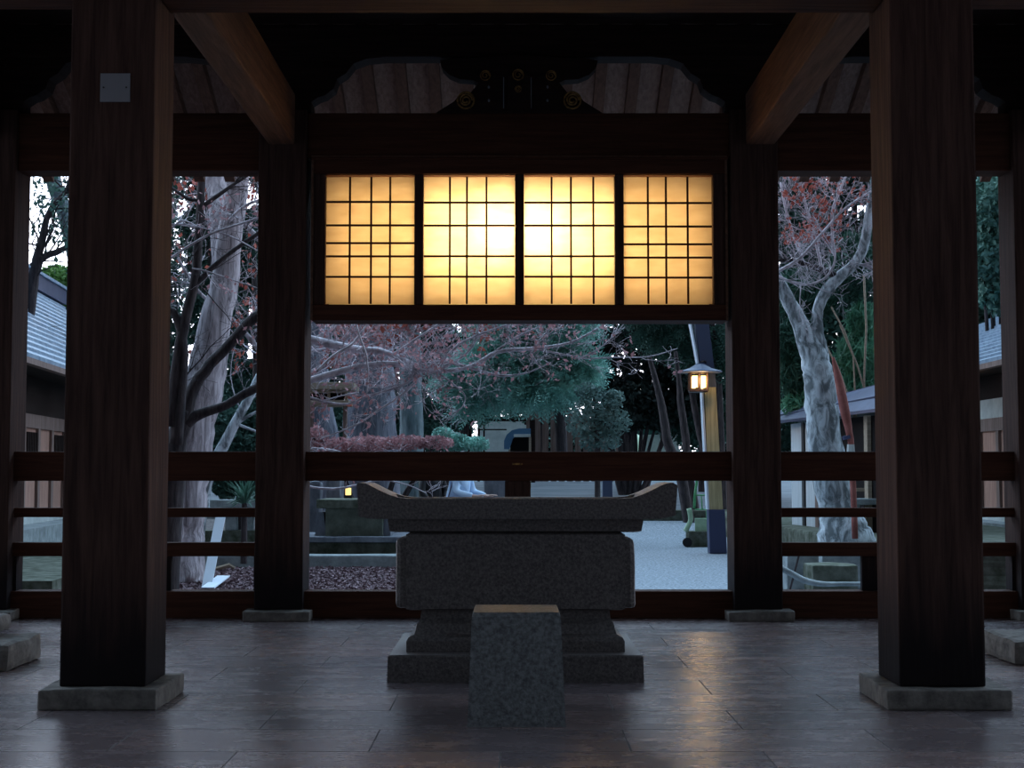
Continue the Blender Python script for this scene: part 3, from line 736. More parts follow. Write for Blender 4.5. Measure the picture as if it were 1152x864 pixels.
def tw(pix, Y=MY, n=5):
    p = limb(b, pix, Y, n, 4, 0.15); thin.append(p); return p
tw([(190, 292, 3), (215, 275, 3), (240, 262, 3), (270, 252, 3), (296, 244, 2), (330, 240, 1.5)], MY-0.6)
tw([(185, 252, 2.5), (210, 253, 2.5), (235, 258, 2), (262, 267, 2), (290, 282, 1.5)], MY-0.4)
tw([(222, 255, 2), (205, 248, 2), (192, 258, 2), (178, 270, 1.5)], MY-0.5)
tw([(216, 302, 2), (232, 305, 2), (262, 315, 2), (292, 325, 1.6)], MY-0.5)
tw([(470, 413, 4), (462, 428, 3.5), (440, 438, 3), (412, 446, 3), (392, 454, 2.5), (370, 453, 3), (348, 447, 3)])
tw([(472, 417, 4), (467, 430, 3.5), (448, 447, 3), (425, 462, 2.5), (400, 478, 2), (360, 494, 1.5)])
tw([(404, 442, 2), (385, 445, 1.6), (360, 452, 1.5)])
tw([(440, 400, 3), (462, 385, 3), (482, 372, 2.5), (500, 360, 2), (520, 340, 2)])
tw([(482, 413, 4), (500, 402, 3), (520, 385, 3), (545, 374, 2.5), (580, 362, 2), (620, 345, 1.5)])
tw([(495, 416, 3.5), (518, 403, 3), (531, 390, 3), (537, 375, 2), (540, 350, 1.5)])
tw([(476, 415, 4), (505, 408, 4), (530, 414, 3.5), (560, 422, 3), (590, 420, 2), (620, 408, 1.6)])
tw([(555, 397, 3), (580, 380, 2.5), (610, 366, 2), (645, 350, 1.5)])
tw([(600, 392, 3), (630, 398, 2.4), (660, 403, 2), (690, 402, 1.8), (730, 401, 1.4), (762, 392, 1.0)])
tw([(650, 404, 2), (668, 396, 1.6), (690, 378, 1.3), (705, 360, 1)])
tw([(490, 417, 2.4), (510, 432, 2), (523, 445, 1.6), (520, 458, 1.4), (508, 465, 1.2)])
tw([(356, 418, 3), (375, 400, 3), (395, 388, 3), (404, 378, 2.5), (415, 362, 2), (430, 340, 2)], MY-0.4)
tw([(400, 362, 2.5), (405, 380, 2.5), (412, 400, 2.5), (414, 430, 2), (412, 444, 1.5)], MY-0.5)
tw([(345, 395, 3), (372, 392, 2), (400, 390, 1.5)], MY+0.3)
tw([(350, 504, 2.5), (372, 506, 3), (392, 512, 3), (420, 520, 2)], MY+0.5)
tw([(345, 547, 3), (375, 550, 3), (405, 545, 2.5), (430, 540, 2), (460, 546, 1.5), (480, 555, 1)], MY+0.8)
b.build('limbs', M['twig'], r, True)
b = MB(); b2 = MB()
twigs(b, A[4:], 16, 0.7, 0.010, 3, 0.95, 0.25, ends, 0.7); twigs(b, B[4:36], 14, 0.6, 0.009, 3, 0.95, 0.3, ends, 0.7); twigs(b, B[30:], 12, 0.45, 0.007, 2, 0.8, 0.25, ends, 0.6)
for p in thin: twigs(b, p, 4, 0.42, 0.006, 2, 0.9, 0.08, ends, 0.6)
ends_dark = []
for p in (D, D2, D3, Cc): twigs(b2, p, 6, 0.8, 0.010, 2, 0.9, 0.1, ends_dark, 0.25)
b.build('twigs', M['twig'], r); b2.build('dark_twigs', M['bark_dark'], r)
sel = [e for e in ends if rnd.random() < 0.16]
leaf_bits('leaves', M['leaf_pink'], r, sel, 4, 0.06, 0.06, 0.55)

# ---- second maple further back: haze of reddish leaves in the upper middle opening
r = empty('red_maple', (at(330, 530, 23).x, 23, -0.13)); tag(r, 'reddish maple with faded leaves filling the middle opening under the screens', 'tree')
b = MB(); ends = []
q0 = limb(b, [(300, 640, 22), (306, 540, 18), (318, 450, 16), (340, 400, 12), (375, 372, 9), (420, 352, 7), (480, 335, 5), (550, 325, 4)], 23, 8, 4, 0.1)
q1 = limb(b, [(318, 450, 12), (350, 420, 8), (400, 398, 7), (450, 378, 5), (520, 360, 4), (590, 348, 3), (650, 335, 2)], 22.5, 7, 4, 0.1)
q2 = limb(b, [(340, 400, 10), (330, 340, 8), (300, 280, 7), (262, 240, 5), (230, 200, 4)], 23, 7, 4, 0.1)
q3 = limb(b, [(318, 450, 8), (295, 400, 6), (262, 360, 5), (225, 330, 4), (200, 290, 3)], 22, 7, 4, 0.1)
b.build('trunk', M['bark_grey'], r, True)
b = MB()
for p in (q0[12:], q1[4:]): twigs(b, p, 22, 0.8, 0.010, 3, 1.0, 0.22, ends, 0.8)
e2 = []
for p in (q2, q3): twigs(b, p, 9, 1.2, 0.014, 3, 1.0, 0.05, e2, 0.8)
b.build('twigs', M['twig'], r)
leaf_bits('leaves', M['leaf_pink'], r, [e for e in ends if rnd.random() < 0.5], 5, 0.13, 0.07, 0.5)
leaf_bits('red_leaves', M['leaf_red'], r, [e for e in e2+ends if rnd.random() < 0.10], 8, 0.12, 0.10, 0.6)

# ---- pale leaning young trunk, left bay
r = empty('pale_leaning_trunk', at(240, 560, 19.6)); tag(r, 'thin pale leaning trunk right of the shaggy tree in the left opening', 'tree')
b = MB(); pp = limb(b, [(222, 610, 15), (232, 545, 14), (252, 500, 13), (268, 470, 11), (284, 440, 10), (300, 405, 9), (320, 360, 7)], 19.6, 8, 4, 0.05)
limb(b, [(262, 480, 5), (276, 470, 4), (292, 462, 3), (310, 458, 2)], 19.6, 6)
limb(b, [(264, 476, 4), (282, 483, 3), (296, 488, 2)], 19.6, 6)
b.build('trunk', M['bark_pale'], r, True)
b = MB(); twigs(b, pp[10:], 10, 0.8, 0.012, 2); b.build('twigs', M['twig'], r)

# ---- grey-green trunk and dark branches far left
r = empty('grey_green_tree', (at(150, 500, 27).x, 27, -0.2)); tag(r, 'grey-green leaning trunk against the bright sky in the far left opening', 'tree')
b = MB(); limb(b, [(168, 640, 30), (140, 480, 24), (110, 370, 21), (88, 300, 19), (76, 250, 18), (62, 210, 17), (44, 150, 15)], 27, 10, 4, 0.05)
b.build('trunk', M['bark_green'], r, True)
r = empty('dark_branching_tree', (at(24, 500, 25).x, 25, -0.2)); tag(r, 'black branching tree crossing the sky at the far left', 'tree')
b = MB(); p1_ = limb(b, [(20, 560, 22), (22, 420, 18), (34, 345, 14), (40, 300, 12), (47, 270, 9), (55, 240, 7), (68, 222, 5), (84, 210, 4), (110, 190, 3)], 25, 8, 4, 0.1)
p2_ = limb(b, [(36, 300, 9), (52, 288, 8), (68, 282, 7), (80, 274, 5), (100, 262, 4)], 25, 7, 4, 0.1)
b.build('trunk', M['bark_dark'], r, True)
b = MB(); e = []; twigs(b, p1_[8:], 12, 1.2, 0.02, 2, ends=e); twigs(b, p2_, 9, 1.0, 0.016, 2, ends=e); b.build('twigs', M['bark_dark'], r)
leaf_bits('leaves', M['leaf_dark'], r, e, 4, 0.15, 0.10)
def bush(name, blobs_px, m, n, size, label, cat='shrub', asp=0.5, stem=True, group=None, flat=0.0, droop=0.0, shell=0.2, base_z=-0.13):
    B = []
    for (px, py, Y, rx, rz) in blobs_px:
        c = at(px, py, Y); B.append((c.x, c.y, c.z, rx*Y/F, max(rx, rz)*Y/F*0.8, rz*Y/F))
    cxm = sum(q[0] for q in B)/len(B); cym = sum(q[1] for q in B)/len(B)
    r = empty(name, (cxm, cym, base_z)); tag(r, label, cat, group)
    leaves('foliage', m, r, B, n, size, asp, droop, shell, flat)
    if stem:
        mb = MB()
        for q in B:
            mb.tube([(cxm, cym, base_z), ((cxm*0.5+q[0]*0.5), cym*0.5+q[1]*0.5, (base_z+q[2])*0.5), (q[0], q[1], q[2])], [0.09, 0.06, 0.02], 6)
        mb.build('stems', M['bark_dark'], r)
    return r
bush('green_tree', [(66, 322, 34, 34, 24), (40, 330, 34, 20, 12), (110, 330, 34, 34, 30), (60, 350, 34, 40, 18)], M['leaf_bright'], 5000, 0.16, 'fresh green tree above the left building roof', 'tree')

# ---- backdrop evergreens
def evergreen(px, top, bot, wpx, Y, m, n, size, label, trunk_px=10, asp=0.45, group='dark evergreens behind the fence'):
    B = []
    k = max(3, int((bot-top)/45))
    for i in range(k):
        t = i/(k-1); w_ = wpx*(0.55+0.45*math.sin(PI*(0.15+0.8*t)))
        for s in (-0.45, 0.45):
            c = at(px+s*w_+rnd.uniform(-8, 8), top+(bot-top)*t+rnd.uniform(-8, 8), Y+rnd.uniform(-0.8, 0.8))
            B.append((c.x, c.y, c.z, w_*0.62*Y/F, w_*0.25*Y/F, 34*Y/F))
    gx = at(px, 500, Y).x
    r = empty('evergreen_tree', (gx, Y, -0.2)); tag(r, label, 'tree', group)
    leaves('foliage', m, r, B, n, size, asp, 0.2, 0.15)
    tp = at(px, top, Y)
    MB().tube([(gx, Y, -0.2), (gx+0.1, Y, tp.z*0.4), (tp.x, Y, tp.z)], [trunk_px*0.5*Y/F*1.2, trunk_px*0.5*Y/F, 0.05], 8).build('trunk', M['bark_dark'], r)
    return r
evergreen(520, 150, 450, 60, 46, M['leaf_dark'], 16000, 0.26, 'dark evergreen behind the feathery cypress, left of centre')
evergreen(610, 150, 450, 60, 47, M['leaf_dark'], 16000, 0.26, 'dark evergreen behind the dark board fence, at centre')
evergreen(462, 140, 500, 60, 45, M['leaf_dark'], 16000, 0.26, 'dark evergreen behind the two thick trunks')
evergreen(350, 140, 480, 70, 44, M['leaf_dark'], 18000, 0.26, 'dark evergreen behind the tan wooden box')
evergreen(285, 260, 490, 34, 41, M['leaf_dark'], 9000, 0.26, 'dark evergreen low between the left opening trunks')
evergreen(185, 150, 500, 26, 47, M['leaf_dark'], 4500, 0.26, 'thin dark evergreen at the left edge of the left opening')
evergreen(232, 150, 470, 26, 45, M['leaf_dark'], 6500, 0.26, 'thin dark evergreen behind the upper left limbs')
evergreen(790, 130, 470, 60, 42, M['leaf_dark'], 16000, 0.24, 'dark evergreen behind the lit lantern')
evergreen(870, 120, 480, 70, 40, M['leaf_dark'], 20000, 0.24, 'dark evergreen behind the small shed')
evergreen(960, 100, 480, 80, 39, M['leaf_dark'], 24000, 0.24, 'dark evergreen behind the pale mottled tree')
evergreen(1060, 100, 480, 80, 38, M['leaf_dark'], 24000, 0.24, 'dark evergreen hidden mostly behind the right front pillar')
evergreen(1150, 80, 420, 70, 40, M['leaf_dark'], 20000, 0.24, 'dark evergreen above the right building roof')
evergreen(705, 150, 330, 44, 44, M['leaf_black'], 8000, 0.24, 'tall black crown with sky gaps right of centre')
bush('evergreen_shrub', [(664, 392, 41, 24, 30), (650, 372, 41, 30, 20), (690, 385, 41, 18, 14), (720, 375, 41, 24, 16), (745, 400, 41, 24, 30), (672, 425, 41, 14, 22), (718, 448, 41, 36, 22), (700, 470, 41, 34, 18), (744, 456, 41, 24, 30), (690, 440, 41, 16, 20), (720, 425, 41, 16, 6), (775, 430, 41, 22, 40), (690, 408, 41, 14, 6)],
     M['leaf_black'], 13000, 0.17, 'black broadleaf tree with white sky gaps left of the lantern', 'tree', 0.6)
bush('loose_crown', [(700, 398, 43, 34, 30), (725, 412, 43, 30, 24), (712, 372, 43, 40, 14), (690, 475, 43, 26, 16), (752, 470, 43, 26, 22)], M['leaf_black'], 3400, 0.15, 'loose black crown breaking up the white sky left of the lantern', 'tree', 0.6)
# dark slanting trunks left of the lantern pole
for i, pix in enumerate(([(765, 530, 12), (752, 500, 11), (745, 460, 9), (738, 430, 7), (730, 400, 5)], [(775, 530, 9), (771, 490, 9), (766, 455, 8), (764, 430, 6), (760, 395, 4)], [(798, 530, 8), (788, 490, 8), (780, 450, 7), (775, 410, 5)])):
    b = MB(); limb(b, [(pix[0][0]+12, 530+1.5*F/(34+i), pix[0][2]*1.1)] + pix, 34+i, 8, 4, 0.06)
    o = b.build('slanting_trunk', M['bark_dark'], None, True)
    tag(o, ['leftmost black slanting trunk left of the lantern pole', 'middle black slanting trunk left of the lantern pole', 'black slanting trunk touching the lantern pole'][i], 'tree trunk', 'black trunks by the lantern')

# ---- feathery blue-green cypress in the middle
CY_ = 29
r = empty('cypress_tree', (at(590, 530, CY_).x, CY_, -0.13)); tag(r, 'feathery blue-green conifer drooping over the fence in the middle opening', 'tree')
Bl = []
for (px, py, rx, rz) in ((535, 420, 40, 16), (560, 405, 40, 18), (600, 412, 46, 20), (636, 418, 34, 18), (580, 430, 46, 16), (612, 438, 40, 12), (548, 444, 28, 9), (600, 390, 40, 14), (530, 458, 14, 6), (650, 408, 22, 14), (512, 432, 14, 8), (600, 360, 70, 24), (600, 300, 60, 40), (595, 240, 46, 40)):
    c = at(px, py, CY_+rnd.uniform(-0.8, 0.8)); Bl.append((c.x, c.y, c.z, rx*CY_/F, rx*CY_/F*0.7, rz*CY_/F))
sprays('foliage', M['leaf_teal'], r, Bl, 7000, 0.42, 12, 0.15, 0.35)
b = MB()
limb(b, [(632, 540, 14), (630, 470, 13), (618, 400, 11), (605, 300, 8), (595, 210, 3)], CY_, 8)
limb(b, [(625, 450, 6), (600, 442, 5), (560, 446, 4), (520, 452, 2)], CY_, 6); limb(b, [(618, 410, 6), (580, 412, 4), (530, 425, 2)], CY_, 6); limb(b, [(622, 430, 5), (650, 425, 3), (672, 430, 2)], CY_, 6)
b.build('trunk', M['bark_dark'], r, True)
r = empty('dusty_shrub', (at(672, 530, 27).x, 27, -0.13)); tag(r, 'dusty grey-green shrub in front of the dark board fence', 'shrub')
Bl = []
for (px, py, rx, rz) in ((672, 455, 26, 20), (655, 475, 20, 18), (690, 475, 22, 16), (675, 495, 26, 14), (660, 440, 14, 10), (690, 450, 14, 12)):
    c = at(px, py, 27); Bl.append((c.x, c.y, c.z, rx*27/F, rx*27/F*0.7, rz*27/F))
leaves('foliage', leafmat('dusty_leaves', (0.07, 0.13, 0.12, 1), (0.20, 0.31, 0.28, 1)), r, Bl, 2600, 0.085, 0.5)
MB().tube([(at(672, 530, 27).x, 27, -0.13), tuple(at(672, 500, 27)), tuple(at(668, 445, 27))], [0.06, 0.05, 0.015], 6).build('stem', M['bark_dark'], r)
# hanging crown right of the lantern pole and upper right of middle bay
r = empty('drooping_cedar', (at(740, 530, 36).x, 36, -0.13)); tag(r, 'drooping dull-green cedar boughs above the lantern roof', 'tree')
Bl = []
for (px, py, rx, rz) in ((745, 375, 26, 12), (765, 390, 18, 16), (800, 375, 26, 18), (808, 400, 14, 22), (740, 340, 50, 20), (790, 300, 50, 40)):
    c = at(px, py, 36); Bl.append((c.x, c.y, c.z, rx*36/F, rx*36/F*0.7, rz*36/F))
sprays('foliage', leafmat('dull_green_needles', (0.02, 0.06, 0.045, 1), (0.07, 0.15, 0.12, 1), 0.2, 2), r, Bl, 1900, 0.45, 10, 0.17, 0.8)
MB().tube([(at(812, 530, 36).x, 36, -0.13), tuple(at(806, 420, 36)), tuple(at(790, 280, 36))], [0.16, 0.13, 0.05], 8).build('trunk', M['bark_dark'], r)

# ---- low shrubs at the middle left
bush('red_shrub', [(375, 502, 25, 26, 11), (415, 500, 25, 30, 10), (455, 498, 25, 28, 9), (490, 498, 25, 22, 8), (352, 490, 25, 18, 12)], M['leaf_pink'], 3600, 0.07, 'low reddish shrub along the foot of the thick trunks')
bush('green_shrub', [(510, 498, 26.5, 18, 12), (535, 500, 26.5, 16, 9), (498, 488, 26.5, 12, 8)], M['leaf_teal'], 1800, 0.08, 'low blue-green shrub between the red shrub and the pale wall')
bush('dark_shrub', [(270, 500, 24, 26, 20), (250, 480, 24, 22, 22), (282, 465, 24, 18, 20), (290, 545, 24, 24, 24), (255, 540, 24, 20, 20)], M['leaf_dark'], 6000, 0.13, 'dark leafy shrub behind the thin pale trunk in the left opening')
# yucca like plant behind lower left bay
c = at(275, 566, 20.6); r = empty('spiky_plant', (c.x, c.y, 0.0)); tag(r, 'spiky long-leaved plant behind the stone kerb in the left opening', 'plant')
V = []
for i in range(90):
    q = rnd.uniform(0, 2*PI); e_ = rnd.uniform(0.1, 1.3); L = rnd.uniform(0.35, 0.6)
    d = Vector((math.cos(q)*math.cos(e_), math.sin(q)*math.cos(e_), math.sin(e_))); s_ = d.cross(Vector((0, 0, 1))).normalized()*0.018
    base = Vector((c.x, c.y, c.z-0.02)); V += [base-s_*0.6, base+d*L*0.5+s_, base+d*L+Vector((0, 0, -0.12)), base+d*L*0.5-s_]
quads('leaves', np.array([tuple(v) for v in V]), 90, leafmat('sword_leaves', (0.03, 0.09, 0.06, 1), (0.10, 0.20, 0.15, 1)), r)
MB().tube([(c.x, c.y, 0), (c.x, c.y, c.z)], [0.05, 0.04], 8).build('stem', M['bark_dark'], r)

# ---- thick bluish trunks in middle left
for pix, Yt, mm, lab in (([(417, 560, 66), (417, 500, 62), (416, 440, 58), (414, 360, 54), (410, 200, 46)], 31, 'bark_blue', 'massive bluish-grey tree trunk behind the silvery maple limbs'),
                         ([(463, 560, 30), (463, 500, 28), (462, 440, 26), (461, 360, 24), (459, 200, 20)], 33, 'bark_green', 'narrower grey trunk right of the massive bluish trunk'),
                         ([(372, 560, 40), (366, 500, 34), (356, 440, 32), (352, 360, 30), (346, 200, 24)], 34, 'bark_blue', 'bluish trunk at the left edge of the middle opening')):
    b = MB(); limb(b, [(pix[0][0], 530+1.5*F/Yt, pix[0][2]*1.1)] + pix, Yt, 14, 5, 0.05); tag(b.build('tree_trunk', M[mm], None, True), lab, 'tree trunk')

# ---- bamboo clump in the right bay
BYc = 26
r = empty('bamboo_clump', (at(955, 530, BYc).x, BYc, 0.2)); tag(r, 'clump of drooping green bamboo behind the pale mottled tree', 'bamboo')
Bl = []
for (px, py, rx, rz) in ((965, 400, 26, 26), (950, 440, 30, 18), (975, 440, 20, 22), (895, 420, 22, 30), (885, 385, 20, 24), (900, 455, 22, 14), (970, 360, 20, 20), (920, 340, 20, 20), (960, 300, 30, 40), (900, 330, 30, 30)):
    c = at(px, py, BYc); Bl.append((c.x, c.y, c.z, rx*BYc/F, rx*BYc/F, rz*BYc/F))
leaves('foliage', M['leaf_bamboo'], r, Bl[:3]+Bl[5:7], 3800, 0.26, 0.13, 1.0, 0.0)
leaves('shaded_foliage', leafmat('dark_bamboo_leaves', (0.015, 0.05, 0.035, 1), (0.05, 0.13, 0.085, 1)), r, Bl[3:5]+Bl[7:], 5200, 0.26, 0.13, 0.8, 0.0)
for (x0, y0, x1, y1, w_) in ((945, 365, 978, 455, 1.6), (972, 310, 972, 430, 1.8), (925, 380, 960, 460, 1.4), (935, 345, 960, 400, 1.4)):
    a = at(x0, y0, BYc-0.8); b_ = at(x1, y1, BYc-0.8)
    MB().tube([tuple(a), tuple((a+b_)/2+Vector((0.04, 0, 0))), tuple(b_), (b_.x+0.1, b_.y, 0.25)], w_*0.5*BYc/F*1.3, 6).build('cane', M['tan'], r)
bush('broadleaf_shrub', [(1112, 230, 30, 26, 34), (1105, 290, 30, 24, 30), (1125, 330, 30, 26, 26), (1140, 260, 30, 24, 50)], leafmat('grey_green_leaves', (0.05, 0.14, 0.11, 1), (0.20, 0.36, 0.29, 1), 0.25, 2.5), 5200, 0.16, 'grey-green leafy tree above the right building roof', 'tree', 0.5)

# ---- pale mottled tree, right bay
TY = 20
bedz = 0.36
r = empty('mottled_tree', at(950, 606, TY)); tag(r, 'pale mottled forked tree standing in the right opening', 'tree')
b = MB()
limb(b, [(957, 640, 66), (950, 604, 60), (943, 575, 42), (936, 540, 41), (929, 500, 38), (923, 455, 36), (921, 425, 34), (915, 400, 30), (902, 368, 20), (888, 340, 16), (876, 318, 15), (860, 290, 13)], TY, 14, 5, 0.07)
limb(b, [(924, 430, 24), (924, 400, 18), (920, 375, 14), (920, 350, 13), (928, 330, 14), (944, 312, 13), (960, 298, 12), (972, 276, 12), (978, 240, 10), (985, 200, 9), (995, 150, 7)], TY, 10, 5, 0.07)
limb(b, [(972, 640, 20), (962, 600, 18), (952, 575, 14), (946, 550, 10)], TY-0.1, 8, 4, 0.1)
limb(b, [(938, 645, 26), (930, 606, 22), (934, 580, 14)], TY+0.15, 8, 4, 0.1)
b.build('trunk', M['bark_pale'], r, True)
b = MB(); ends = []
P = []
P.append(limb(b, [(945, 312, 8), (920, 302, 7), (895, 294, 6), (872, 292, 5)], TY, 6))
b.build('limbs', M['bark_dark'], r, True)
b = MB()
P.append(limb(b, [(874, 306, 4), (900, 290, 3.5), (925, 262, 3), (950, 235, 2.5), (980, 215, 2)], TY-0.5, 6))
P.append(limb(b, [(874, 310, 3), (900, 320, 3), (925, 315, 3), (938, 298, 3), (940, 280, 2), (948, 268, 1.6)], TY-0.4, 6))
P.append(limb(b, [(938, 285, 3), (936, 240, 3), (945, 215, 2.6), (955, 190, 2)], TY+0.2, 6))
P.append(limb(b, [(962, 296, 4), (978, 300, 3), (990, 306, 2)], TY, 6))
P.append(limb(b, [(975, 262, 4), (985, 240, 2), (1000, 220, 1.5)], TY, 6))
P.append(limb(b, [(905, 300, 4), (895, 270, 3), (885, 240, 3), (878, 205, 2)], TY+0.3, 6))
P.append(limb(b, [(925, 305, 4), (915, 260, 3), (905, 225, 3), (898, 190, 2)], TY+0.3, 6))
b.build('branches', M['twig'], r, True)
b = MB()
for p in P: twigs(b, p, 8, 0.7, 0.010, 3, 1.0, 0.1, ends, 0.7)
b.build('twigs', M['twig'], r)
cl = [at(a_, b__, TY) for a_, b__ in ((888, 212), (905, 208), (930, 212), (915, 250), (932, 262), (900, 262), (925, 240), (960, 222), (890, 225))]
up = [e for e in ends if any(rnd.random() < 0.45 and (e-c__).length < 0.24 for c__ in cl)]
leaf_bits('red_leaves', M['leaf_red'], r, up, 3, 0.07, 0.075, 0.7)

# red wrapped prop pole beside it
r = empty('prop_pole', at(962, 606, TY-0.5)); tag(r, 'rust-red tapering prop pole strapped beside the pale mottled tree', 'pole')
b = MB(); limb(b, [(937, 402, 3), (943, 425, 9), (950, 460, 11), (955, 485, 8), (958, 508, 7), (962, 606, 7)], TY-0.5, 8, 4); b.build('shaft', M['rust'], r, True)
b = MB(); limb(b, [(952, 490, 10), (953, 494, 10)], TY-0.5, 8, 2); b.build('strap', M['navy'], r)
b = MB(); limb(b, [(957, 500, 8), (957, 508, 9)], TY-0.62, 8, 2); b.build('cup', M['plaster'], r)

# ---- raised planted bed and kerbs on the right
tag(MB().rough(4.6, 16, 17.3, 34, -0.299, bedz, 0.05, 6, 4, 0.05).build('raised_bed', M['moss']), kind='structure')
a = at(915, 637, 17.0); c = at(990, 655, 17.0)
for (px0, px1, py0, py1, Y, dep, m_, lab) in ((914, 966, 636, 655, 16.6, 0.5, 'moss', 'greenish rectangular stone block in the lower right opening'),
                                               (885, 921, 622, 652, 17.2, 0.4, 'kerb', 'pale sloping stone block left of the greenish block'),
                                               (925, 985, 618, 632, 17.6, 0.4, 'kerb', 'long pale stone lying behind the greenish block')):
    p0, p1 = at(px0, py1, Y), at(px1, py0, Y)
    tag(MB().rough(p0.x, p1.x, Y, Y+dep, -0.129, p1.z, 0.015, 4, px0, 0.02).build('kerb_block', M[m_]), lab, 'stone', 'kerb stones on the right')
# white pipe curving along ground
b = MB(); limb(b, [(872, 636, 7), (890, 645, 7), (905, 653, 7), (925, 657, 6), (950, 657, 5), (985, 657, 5)], 16.2, 8, 4)
tag(b.build('pale_pipe', M['kerb'], None, True), 'pale rounded kerb edging curving along the ground at lower right', 'edging')
b = MB(); P1 = at(886, 674, 16.4); P2 = at(900, 620, 16.4); b.tube([P1, P2], 0.012, 6); tag(b.build('dead_stick', M['bark_dark']), 'thin dark stick leaning on the pale sloping block', 'stick')
# bench / stone table behind tree right
r = empty('garden_bench', (at(972, 560, 22).x, 22.2, bedz)); tag(r, 'low curved garden bench right of the mottled tree', 'bench')
p0, p1 = at(952, 568, 22), at(1010, 561, 22)
MB().box(p0.x, p1.x, 22, 22.5, p0.z, p1.z, 0.02).build('seat', M['kerb'], r)
p2, p3 = at(958, 553, 22.5), at(1010, 549, 22.5)
MB().box(p2.x, p3.x, 22.46, 22.52, p2.z, p3.z, 0.01).build('back_rail', M['tan'], r)
for px in (962, 1004):
    q = at(px, 565, 22.2); MB().box(q.x-0.05, q.x+0.05, 22.1, 22.4, bedz+0.02, p0.z-0.001).build('leg', M['kerb'], r)
    MB().box(q.x-0.03, q.x+0.03, 22.46, 22.52, p1.z, p2.z-0.001).build('back_post', M['tan'], r)

# ---- leaf litter and pebbles
def scatter(name, m, x0, x1, y0, y1, z, n, s, label, cat, thick=0.3):
    P = np.stack([rng.uniform(x0, x1, n), rng.uniform(y0, y1, n), np.full(n, z)], 1)
    a = rng.normal(size=(n, 3)); a[:, 2] *= thick; a /= np.linalg.norm(a, axis=1)[:, None]
    b_ = np.cross(a, rng.normal(size=(n, 3))*np.array([thick, thick, 1])); b_ /= np.linalg.norm(b_, axis=1)[:, None]
    q = s*(0.5+rng.random(n))[:, None]
    P[:, 2] += s*0.4
    V = np.stack([P-a*q/2, P+b_*q*0.35, P+a*q/2, P-b_*q*0.35], 1).reshape(-1, 3)
    o = quads(name, V, n, m, None); tag(o, label, cat, kind='stuff'); return o
scatter('leaf_litter', M['litter'], -5.2, -0.75, 13.7, 21.3, -0.13, 42000, 0.07, 'purplish brown fallen leaves covering the ground on the left', 'fallen leaves')
scatter('leaf_litter', M['litter'], 4.55, 8, 13.7, 17.0, -0.13, 9000, 0.06, 'sparse fallen leaves on the ground at lower right', 'fallen leaves')

# ---- stone kerb and base of a stone monument in the middle left
p = at(400, 637, 21.5)
tag(MB().rough(-5.0, at(452, 630, 21.5).x+0.35, 21.5, 22.0, -0.129, at(400, 625, 21.5).z, 0.015, 8, 11, 0.02).build('stone_kerb', M['kerb']), 'long pale stone kerb behind the fallen leaves on the left', 'kerb')
r = empty('stone_monument_base', (at(398, 600, 22.6).x, 23.4, -0.13)); tag(r, 'tiered mossy stone base with a flaring foot left behind the basin', 'stone base')
def sb(name, px0, px1, py0, py1, Y, dep, m_, f=0.0):
    p0, p1 = at(px0, py1, Y), at(px1, py0, Y)
    if f:
        MB().add([(p0.x-f, Y-f*0.5, p0.z), (p1.x+f, Y-f*0.5, p0.z), (p1.x+f, Y+dep, p0.z), (p0.x-f, Y+dep, p0.z), (p0.x, Y, p1.z), (p1.x, Y, p1.z), (p1.x, Y+dep, p1.z), (p0.x, Y+dep, p1.z)],
                 [(3,2,1,0),(4,5,6,7),(0,1,5,4),(1,2,6,5),(2,3,7,6),(3,0,4,7)]).build(name, m_, r)
    else: MB().rough(p0.x, p1.x, Y, Y+dep, p0.z, p1.z, 0.01, 4, px0, 0.015).build(name, m_, r)
zfix = at(400, 625, 22.4).z
sb('lower_tier', 325, 450, 611, 624.5, 22.4, 1.6, M['moss'])
p0 = at(330, 624, 22.6); MB().box(p0.x, at(445, 624, 22.6).x, 22.6, 23.8, -0.129, zfix).build('footing', M['moss'], r)
sb('foot_slab', 318, 459, 604, 610.5, 22.3, 1.7, M['monument'])
sb('body', 366, 431, 572, 604, 22.6, 1.1, noisy('olive_stone', (0.10, 0.115, 0.09, 1), (0.19, 0.21, 0.17, 1), (1,1,1), 5, 0.9, 0.1, 0.4, 8, coords='World'))
sb('flared_side', 433, 437, 576, 603.5, 22.7, 0.9, M['monument'], 0.04)
sb('flared_side', 358, 364, 576, 603.5, 22.7, 0.9, M['monument'], 0.05)
sb('cap_slab', 356, 440, 562, 572, 22.45, 1.4, M['moss'])
r = empty('small_lamp', at(391, 561, 23.6)); tag(r, 'small square glowing yellow lamp on the mossy stone base', 'lamp')
p0, p1 = at(388.5, 557, 23.6), at(394.5, 549, 23.6)
MB().box(p0.x, p1.x, 23.6, 23.68, p0.z, p1.z, 0.005).build('glass', emit('lamp_glow', (1.0, 0.72, 0.25, 1), 1.6), r)
p2, p3 = at(387, 561.5, 23.6), at(396, 557.2, 23.6); MB().box(p2.x, p3.x, 23.59, 23.70, p2.z, p3.z).build('stand', M['black'], r)
p2, p3 = at(387, 548.8, 23.6), at(396, 546.8, 23.6); MB().box(p2.x, p3.x, 23.58, 23.71, p2.z, p3.z).build('cap', M['black'], r)
p0, p1 = at(365, 562, 23.3), at(382, 545, 23.3)
